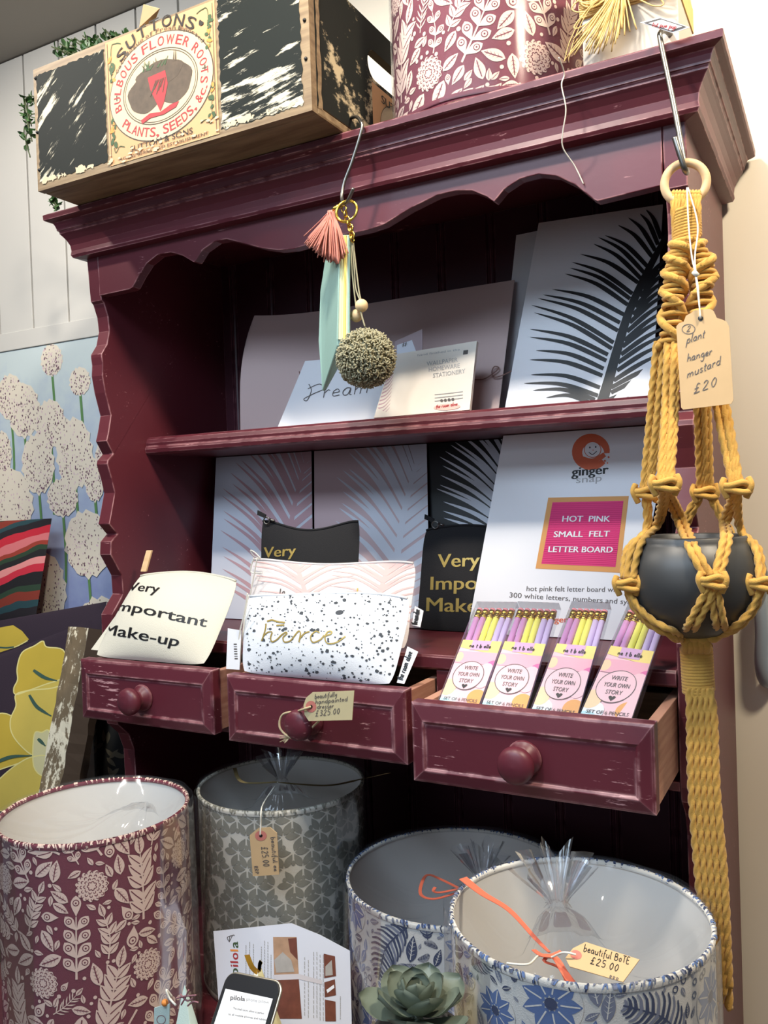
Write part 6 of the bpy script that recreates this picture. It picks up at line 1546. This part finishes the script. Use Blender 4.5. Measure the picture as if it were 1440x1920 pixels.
for pts in (((338, 1864), (350, 1876), (362, 1872)), ((330, 1872), (346, 1868), (368, 1866)), ((340, 1884), (348, 1870), (354, 1856)), ((352, 1886), (362, 1878), (372, 1880))):
    mb.tube(spline([P(a, b_, y=-.430) for a, b_ in pts], 5), .0009, BLOSS, 5)
mb.tube(spline([P(322, 1868, y=-.425), P(312, 1856, y=-.43), P(318, 1872, y=-.43), P(330, 1885, y=-.43)], 5), .0012, CORDW, 6)
mb.build('twig_tie', T)
mb = MB(); mb.ball(P(309, 1880, y=-.430), .0035, LABELO, 12, 8); mb.build('orange_bead', T)
S = Sheet([(289, 1935, 'y', -.43), (316, 1938, 'y', -.43), (318, 1882, 'y', -.43), (289, 1890, 'y', -.43)]); mb = MB(); slab(mb, S, MINTF, .001); i5 = Ink(mb, S.at); i5.ring(302, 1912, 8, 8, 1.2, BLOSS, 1); mb.build('swing_tag', T, recalc=False)
ap2 = P(486, 1806, y=-.242)
T = pyramid('phone_pillow', 'lemon patterned pyramid pillow with an orange ribbon behind the phone', ap2, .044, CT, YELF, .75)
mb = MB(); ribbon(mb, [P(484, 1824, y=-.262), P(472, 1812, y=-.266), P(463, 1790, y=-.268)], .0085, mat('orange_ribbon', C3(240, 172, 52), .5), up=(0, 1, 0))
ribbon(mb, [P(484, 1824, y=-.262), P(478, 1830, y=-.268), P(468, 1838, y=-.270)], .005, CORDW, up=(0, 1, 0)); ribbon(mb, [P(486, 1820, y=-.262), P(487, 1808, y=-.262), P(490, 1802, y=-.262)], .005, mat('straw_ribbon', C3(206, 176, 110), .6), up=(0, 1, 0))
mb.build('ribbon_tie', T, recalc=False)
# phone leaning on the pillow
PT = thing('smartphone', 'black smartphone with a white screen leaning on the lemon pyramid pillow', 'phone', P(470, 1990, y=-.37))
TLp, TRp = P(427, 1822, y=-.322), P(527, 1842, y=-.322)
best = min((abs((P(372, 1990, y=yy) - TLp) @ (TRp - TLp)), yy) for yy in [-.326 - .002 * k for k in range(60)])
BLp = P(372, 1990, y=best[1]); dv = (BLp - TLp) / np.linalg.norm(BLp - TLp); BLp = TLp + dv * min(2.05 * np.linalg.norm(TRp - TLp), (CT + .009 - TLp[2]) / dv[2])
S = Sheet([BLp, BLp + TRp - TLp, TRp, TLp]); mb = MB()
S4 = S.c
def rrc(c_, ins, rad):
    cen = sum(c_) / 4; u = (c_[1] - c_[0] + c_[2] - c_[3]); u /= np.linalg.norm(u); v = (c_[3] - c_[0] + c_[2] - c_[1]); v -= u * (v @ u); v /= np.linalg.norm(v)
    hw = abs((c_[1] - c_[0]) @ u) / 2 - ins; hh = abs((c_[3] - c_[0]) @ v) / 2 - ins; out = []
    for sx, sy, a0 in ((1, 1, 0), (-1, 1, 90), (-1, -1, 180), (1, -1, 270)):
        for k in range(7):
            a = math.radians(a0 + 15 * k); out.append(cen + u * (sx * (hw - rad) + rad * math.cos(a)) + v * (sy * (hh - rad) + rad * math.sin(a)))
    return out
body = rrc(S4, 0, .011); mb.prism(body, -S.n * .0075, BLACK); mb.build('case', PT, bevel=.0010)
mb = MB(); edge = [p - S.n * .0035 for p in rrc(S4, -.0007, .0115)]; mb.tube(edge, .0016, mat('silver_edge', C3(206, 196, 176), .3, metal=.8), 6, closed=True); mb.build('metal_edge', PT)
mb = MB(); ink = Ink(mb, S.at)
SCRN = mat('screen_white', C3(236, 236, 238), .25); SCRN.node_tree.nodes['Principled BSDF'].inputs['Emission Color'].default_value = (1, 1, 1, 1); SCRN.node_tree.nodes['Principled BSDF'].inputs['Emission Strength'].default_value = .08
VT = min((abs(project(S.bil(.06, k / 100))[1] - 1853), k / 100) for k in range(60, 98))[1]
ink.poly([tuple(project(S.bil(u_, v_))) for u_, v_ in ((.06, .10), (.94, .10), (.94, VT), (.06, VT))], SCRN, 2)
ink.text('pilola', (432, 1874), (459, 1877), (.6, -9), INK, 3, .02); ink.text('phone pillow', (462, 1876), (504, 1882), (.4, -6), INKL, 3, -.004)
ink.text('The small luxury pillow to perfect', (437, 1892), (495, 1902), (.3, -4), INK, 3); ink.text('to all mobile phones and tablets', (428, 1903), (500, 1914), (.3, -4), INK, 3)
mb.build('screen', PT, recalc=False)
# succulent
SU = thing('succulent', 'grey green succulent rosette in front of the blue floral lampshade', 'succulent', (*P(782, 1886, y=-.370)[:2], CT))
c = P(782, 1886, y=-.370)
SUC = mat('succulent_leaf', C3(106, 116, 102), .5, var=.12, vscale=40, coat=.1); SUCE = mat('succulent_edge', C3(160, 140, 130), .5); SOIL = mat('soil', C3(60, 46, 36), .9); TERRA = mat('dark_glazed_pot', C3(96, 92, 88), .5)
for k in range(19):
    a = k * 2.39996 + .4; f = k / 18; L = .024 + .032 * f; w = L * .86; el = 1.25 - 1.12 * f
    mb = MB(); d = np.array([math.cos(a) * math.cos(el), math.sin(a) * math.cos(el), math.sin(el)]); sd = np.array([-math.sin(a), math.cos(a), 0]); n_ = np.cross(sd, d) * -1
    if n_[2] < 0: n_ = -n_
    b0 = c + np.array([math.cos(a), math.sin(a), 0]) * .004 * f + np.array([0, 0, -.012 * f])
    def lf(u, v, sgn):
        wv_ = w / 2 * (math.sin(math.pi * min(1, v * .93 + .05) ** 1.5) ** .75) * (1 if v < .999 else .05); x = (u - .5) * 2
        return b0 + d * L * v + sd * wv_ * x + n_ * (L * .10 * v * v + L * .10 * x * x * v - (0 if sgn > 0 else L * .09 * (1 - x * x) * math.sin(math.pi * min(1, v + .05))))
    mb.grid(lambda u, v: lf(u, v, 1), 8, 10, SUC); mb.grid(lambda u, v: lf(u, v, -1), 8, 10, SUC)
    mb.build('leaf', SU, recalc=False)
mb = MB(); hz = c[2] - .026 - CT; mb.lathe([(0, 0), (.032, 0), (.036, .004), (.043, hz - .02), (.044, hz), (.040, hz), (.038, hz - .008), (0, hz - .008)], (c[0], c[1], CT), TERRA, 48); mb.build('pot', SU)
mb = MB(); mb.tube([(c[0], c[1], CT + hz - .01), (c[0], c[1], c[2])], .006, SUC, 8); mb.build('stem', SU)

# ------------------------------------------------------------------ cushions and timber at the left
def cushion(name, label, corners, h, m_, draw=None, drop=None, group=None):
    S = Sheet(corners, drop=drop); S.bulge = lambda u, v: h * (max(0, math.sin(math.pi * u)) ** .6) * (max(0, math.sin(math.pi * v)) ** .6)
    mb = MB(); mb.grid(lambda u, v: S.surf(u, v), 80, 80, m_); mb.grid(lambda u, v: S.bil(u, v) - S.n * (S.bulge(u, v) * .8 + .0003), 36, 36, m_)
    if draw: draw(Ink(mb, S.at), S)
    o = mb.build(name, label=label, cat='cushion', group=group, recalc=False); return S
STR = bpy.data.materials.new('wavy_stripes'); STR.use_nodes = True; nt = STR.node_tree; bs = nt.nodes['Principled BSDF']; bs.inputs['Roughness'].default_value = .9
tc = nt.nodes.new('ShaderNodeTexCoord'); sp = nt.nodes.new('ShaderNodeSeparateXYZ'); nt.links.new(tc.outputs['Object'], sp.inputs[0])
nz = nt.nodes.new('ShaderNodeTexNoise'); nz.inputs['Scale'].default_value = 7; nt.links.new(tc.outputs['Object'], nz.inputs[0])
m1 = nt.nodes.new('ShaderNodeMath'); m1.operation = 'MULTIPLY_ADD'; nt.links.new(nz.outputs['Fac'], m1.inputs[0]); m1.inputs[1].default_value = .05; nt.links.new(sp.outputs['Z'], m1.inputs[2])
m2 = nt.nodes.new('ShaderNodeMath'); m2.operation = 'MULTIPLY_ADD'; nt.links.new(sp.outputs['X'], m2.inputs[0]); m2.inputs[1].default_value = -.22; nt.links.new(m1.outputs[0], m2.inputs[2])
m3 = nt.nodes.new('ShaderNodeMath'); m3.operation = 'MULTIPLY'; nt.links.new(m2.outputs[0], m3.inputs[0]); m3.inputs[1].default_value = 5.2
m4 = nt.nodes.new('ShaderNodeMath'); m4.operation = 'FRACT'; nt.links.new(m3.outputs[0], m4.inputs[0])
cr = nt.nodes.new('ShaderNodeValToRGB'); cr.color_ramp.interpolation = 'CONSTANT'; nt.links.new(m4.outputs[0], cr.inputs[0])
cols = [(0, (206, 110, 112)), (.09, (190, 34, 52)), (.20, (30, 24, 30)), (.30, (34, 66, 72)), (.37, (130, 48, 34)), (.47, (40, 62, 44)), (.54, (24, 22, 26)), (.66, (196, 40, 60)), (.75, (222, 140, 136)), (.83, (28, 26, 28)), (.90, (40, 62, 42)), (.95, (150, 54, 40))]
els = cr.color_ramp.elements
els[0].position = 0; els[0].color = C3(*cols[0][1]); els[1].position = cols[1][0]; els[1].color = C3(*cols[1][1])
for p_, c_ in cols[2:]: e = els.new(p_); e.color = C3(*c_)
nt.links.new(cr.outputs[0], bs.inputs['Base Color'])
cushion('cushion', 'red pink and black wavy striped cushion at the left edge below the allium panel', [(-150, 1185, 'y', .245), (64, 1176, 'y', .245), (97, 972, 'y', .295), (-150, 985, 'y', .295)], .034, STR, group='cushions beside the dresser')
PURP = mat('dark_plum_cloth', C3(46, 32, 46), .85, bump=.2, bscale=700); PET = mat('mustard_petal', C3(196, 168, 60), .8, var=.06, vscale=30); PET2 = mat('mustard_petal_pale', C3(206, 182, 84), .8, var=.06, vscale=30); PEDG = mat('petal_edge', C3(226, 214, 140), .8); VEIN = mat('petal_vein', C3(58, 88, 76), .8)
z5 = lambda pts: cc(0, 1100, 5.054, pts)
def d_p1(ink, S):
    ink.poly(z5([(-60, 400), (130, 365), (215, 420), (280, 500), (140, 580), (0, 625), (-60, 630)]), PET, 1); ink.stroke(z5([(-40, 575), (130, 578), (270, 510)]), 2, PEDG, 2); ink.stroke(z5([(-40, 570), (60, 580), (140, 572)]), 3, VEIN, 2)
cushion('cushion', 'dark plum cushion with a mustard petal under the striped cushion', [(-150, 1330, 'y', .165), (185, 1250, 'y', .165), (200, 1128, 'y', .20), (-150, 1190, 'y', .20)], .016, PURP, d_p1, group='cushions beside the dresser')
def d_p2(ink, S):
    def petal(pts, m_, lay):
        q = spline(z5(pts), 5, closed=True); ink.poly(q, m_, lay); ink.stroke(q + [q[0]], 2.2, PEDG, lay + .5, raw=True)
    petal([(-80, 1260), (110, 1220), (220, 1450), (320, 1590), (100, 1700), (-80, 1700)], PET, 1)
    petal([(410, 515), (445, 570), (600, 600), (640, 760), (620, 900), (500, 960), (300, 980), (160, 1020), (140, 960), (175, 880), (170, 770), (215, 625), (330, 560)], PET, 1.6)
    petal([(160, 1020), (300, 975), (500, 905), (640, 900), (640, 1250), (520, 1520), (420, 1620), (300, 1590), (180, 1480), (115, 1370), (110, 1250), (160, 1130)], PET2, 2.4)
    petal([(-80, 1950), (0, 1830), (160, 1690), (320, 1610), (470, 1650), (430, 2100), (-80, 2100)], PET2, 3.2)
    petal([(470, 1370), (400, 1380), (330, 1400), (325, 1700), (430, 1790), (480, 1600)], mat('petal_cream', C3(206, 198, 150), .8), 4)
    for pts in ([(325, 790), (430, 860), (545, 890)], [(285, 1025), (350, 1130), (430, 1190), (490, 1225)], [(-40, 1670), (120, 1610), (310, 1600)], [(365, 1440), (400, 1475), (435, 1510)]): ink.stroke(z5(pts), 6, VEIN, 5, taper=lambda t: .4 + .7 * math.sin(math.pi * min(1, t + .15)))
cushion('cushion', 'large dark plum cushion with big mustard flower petals behind the weathered post', [(-170, 1720, 'y', .05), (150, 1700, 'y', .05), (172, 1163, 'y', .125), (-170, 1290, 'y', .115)], .030, PURP, d_p2, drop=CT, group='cushions beside the dresser')
# weathered post leaning between cushion and dresser
WEATH = scraped_mat('weathered_timber', C3(104, 90, 70), C3(206, 198, 176), math.radians(4), .50, (60, 60, 7), 1.6); WEATHD = scraped_mat('weathered_timber_dark', C3(62, 48, 36), C3(120, 104, 84), 0, .66, (40, 40, 5), 1.5)
mb = MB(); ta, tb = P(152, 1178, y=.060), P(98, 1480, y=-.040); d = (tb - ta); tb = ta + d * ((CT + .030 - ta[2]) / d[2]); d = tb - ta
ux = np.array([1, .15, 0]); ux /= np.linalg.norm(ux); dd = d / np.linalg.norm(d); uy = np.cross(dd, ux); uy /= np.linalg.norm(uy)
if uy[1] < 0: uy = -uy
N = 30; vs = []; rg = random.Random(2)
prof = [(-.022, -.004), (-.018, -.012), (-.004, -.013), (.006, -.011), (.020, -.004), (.044, .014), (.042, .036), (-.020, .036)]
for k in range(N + 1):
    for a, b_ in prof: vs.append(ta + d * k / N + ux * (a + rg.uniform(-.0012, .0012)) + uy * (b_ + rg.uniform(-.0012, .0012)))
n = len(prof); mb.add(vs, [(k * n + i, k * n + (i + 1) % n, (k + 1) * n + (i + 1) % n, (k + 1) * n + i) for k in range(N) for i in range(n) if i < 4] + [tuple(range(n)), tuple(N * n + i for i in range(n))], WEATH)
mb.add(vs, [(k * n + i, k * n + (i + 1) % n, (k + 1) * n + (i + 1) % n, (k + 1) * n + i) for k in range(N) for i in range(n) if i >= 4], WEATHD)
mb.build('timber_post', label='weathered flaking pale timber post leaning left of the dresser drawers', cat='post')
# dark leaf patterned roll standing against the dresser side
DKR = mat('dark_leaf_cloth', C3(40, 42, 42), .85); DKL = mat('pale_leaf_print', C3(112, 106, 88), .85)
rc = P(192, 1420, y=.16); rc = np.array([min(rc[0], -.052), .20, CT]); RRR = .046; HH = .385
mb = MB(); mb.lathe([(0, 0), (RRR, 0), (RRR, HH - .01), (RRR * .85, HH), (0, HH)], rc, DKR, 40)
rg = random.Random(8)
for k in range(150):
    a, z, t0 = rg.uniform(0, 6.28), rg.uniform(.02, HH - .03), rg.uniform(0, 6.28)
    pts = rotp(leafpts(.026, .009, 5), t0, (0, 0)); mb.add([(rc[0] + (RRR + .0005) * math.cos(a + x / RRR), rc[1] + (RRR + .0005) * math.sin(a + x / RRR), rc[2] + max(.003, min(HH - .012, z + y))) for x, y in pts], [tuple(range(len(pts)))], DKL)
mb.build('fabric_roll', label='dark leaf patterned fabric roll standing between the post and the dresser', cat='fabric roll', recalc=False)
# low bench under the cushions
mb = MB(); mb.box(-.80, -.096, -.30, .33, -.79, -.7505, WEATHD); mb.build('bench', label='dark timber bench under the cushions left of the dresser', cat='bench')
bo = bpy.data.objects['bench']
for x in (-.77, -.14):
    for y in (-.27, .29):
        l = MB(); l.box(x - .025, x + .025, y - .025, y + .025, -1.55, -.7905, WEATHD); l.build('leg', bo)
# grey pull handle and screw hole on the plain wall
mb = MB(); hp = P(1440, 1180, y=.345)
mb.tube(spline([hp + np.array([.004, .014, .075]), hp + np.array([-.004, -.004, .078]), hp + np.array([-.008, -.018, .05]), hp + np.array([-.006, -.022, 0]), hp + np.array([-.008, -.018, -.05]), hp + np.array([-.004, -.004, -.078]), hp + np.array([.004, .014, -.075])], 8), .011, mat('grey_handle', C3(158, 170, 180), .35, metal=.3), 14)
mb.build('pull_handle', label='grey pull handle on the cream wall at the right edge', cat='handle')
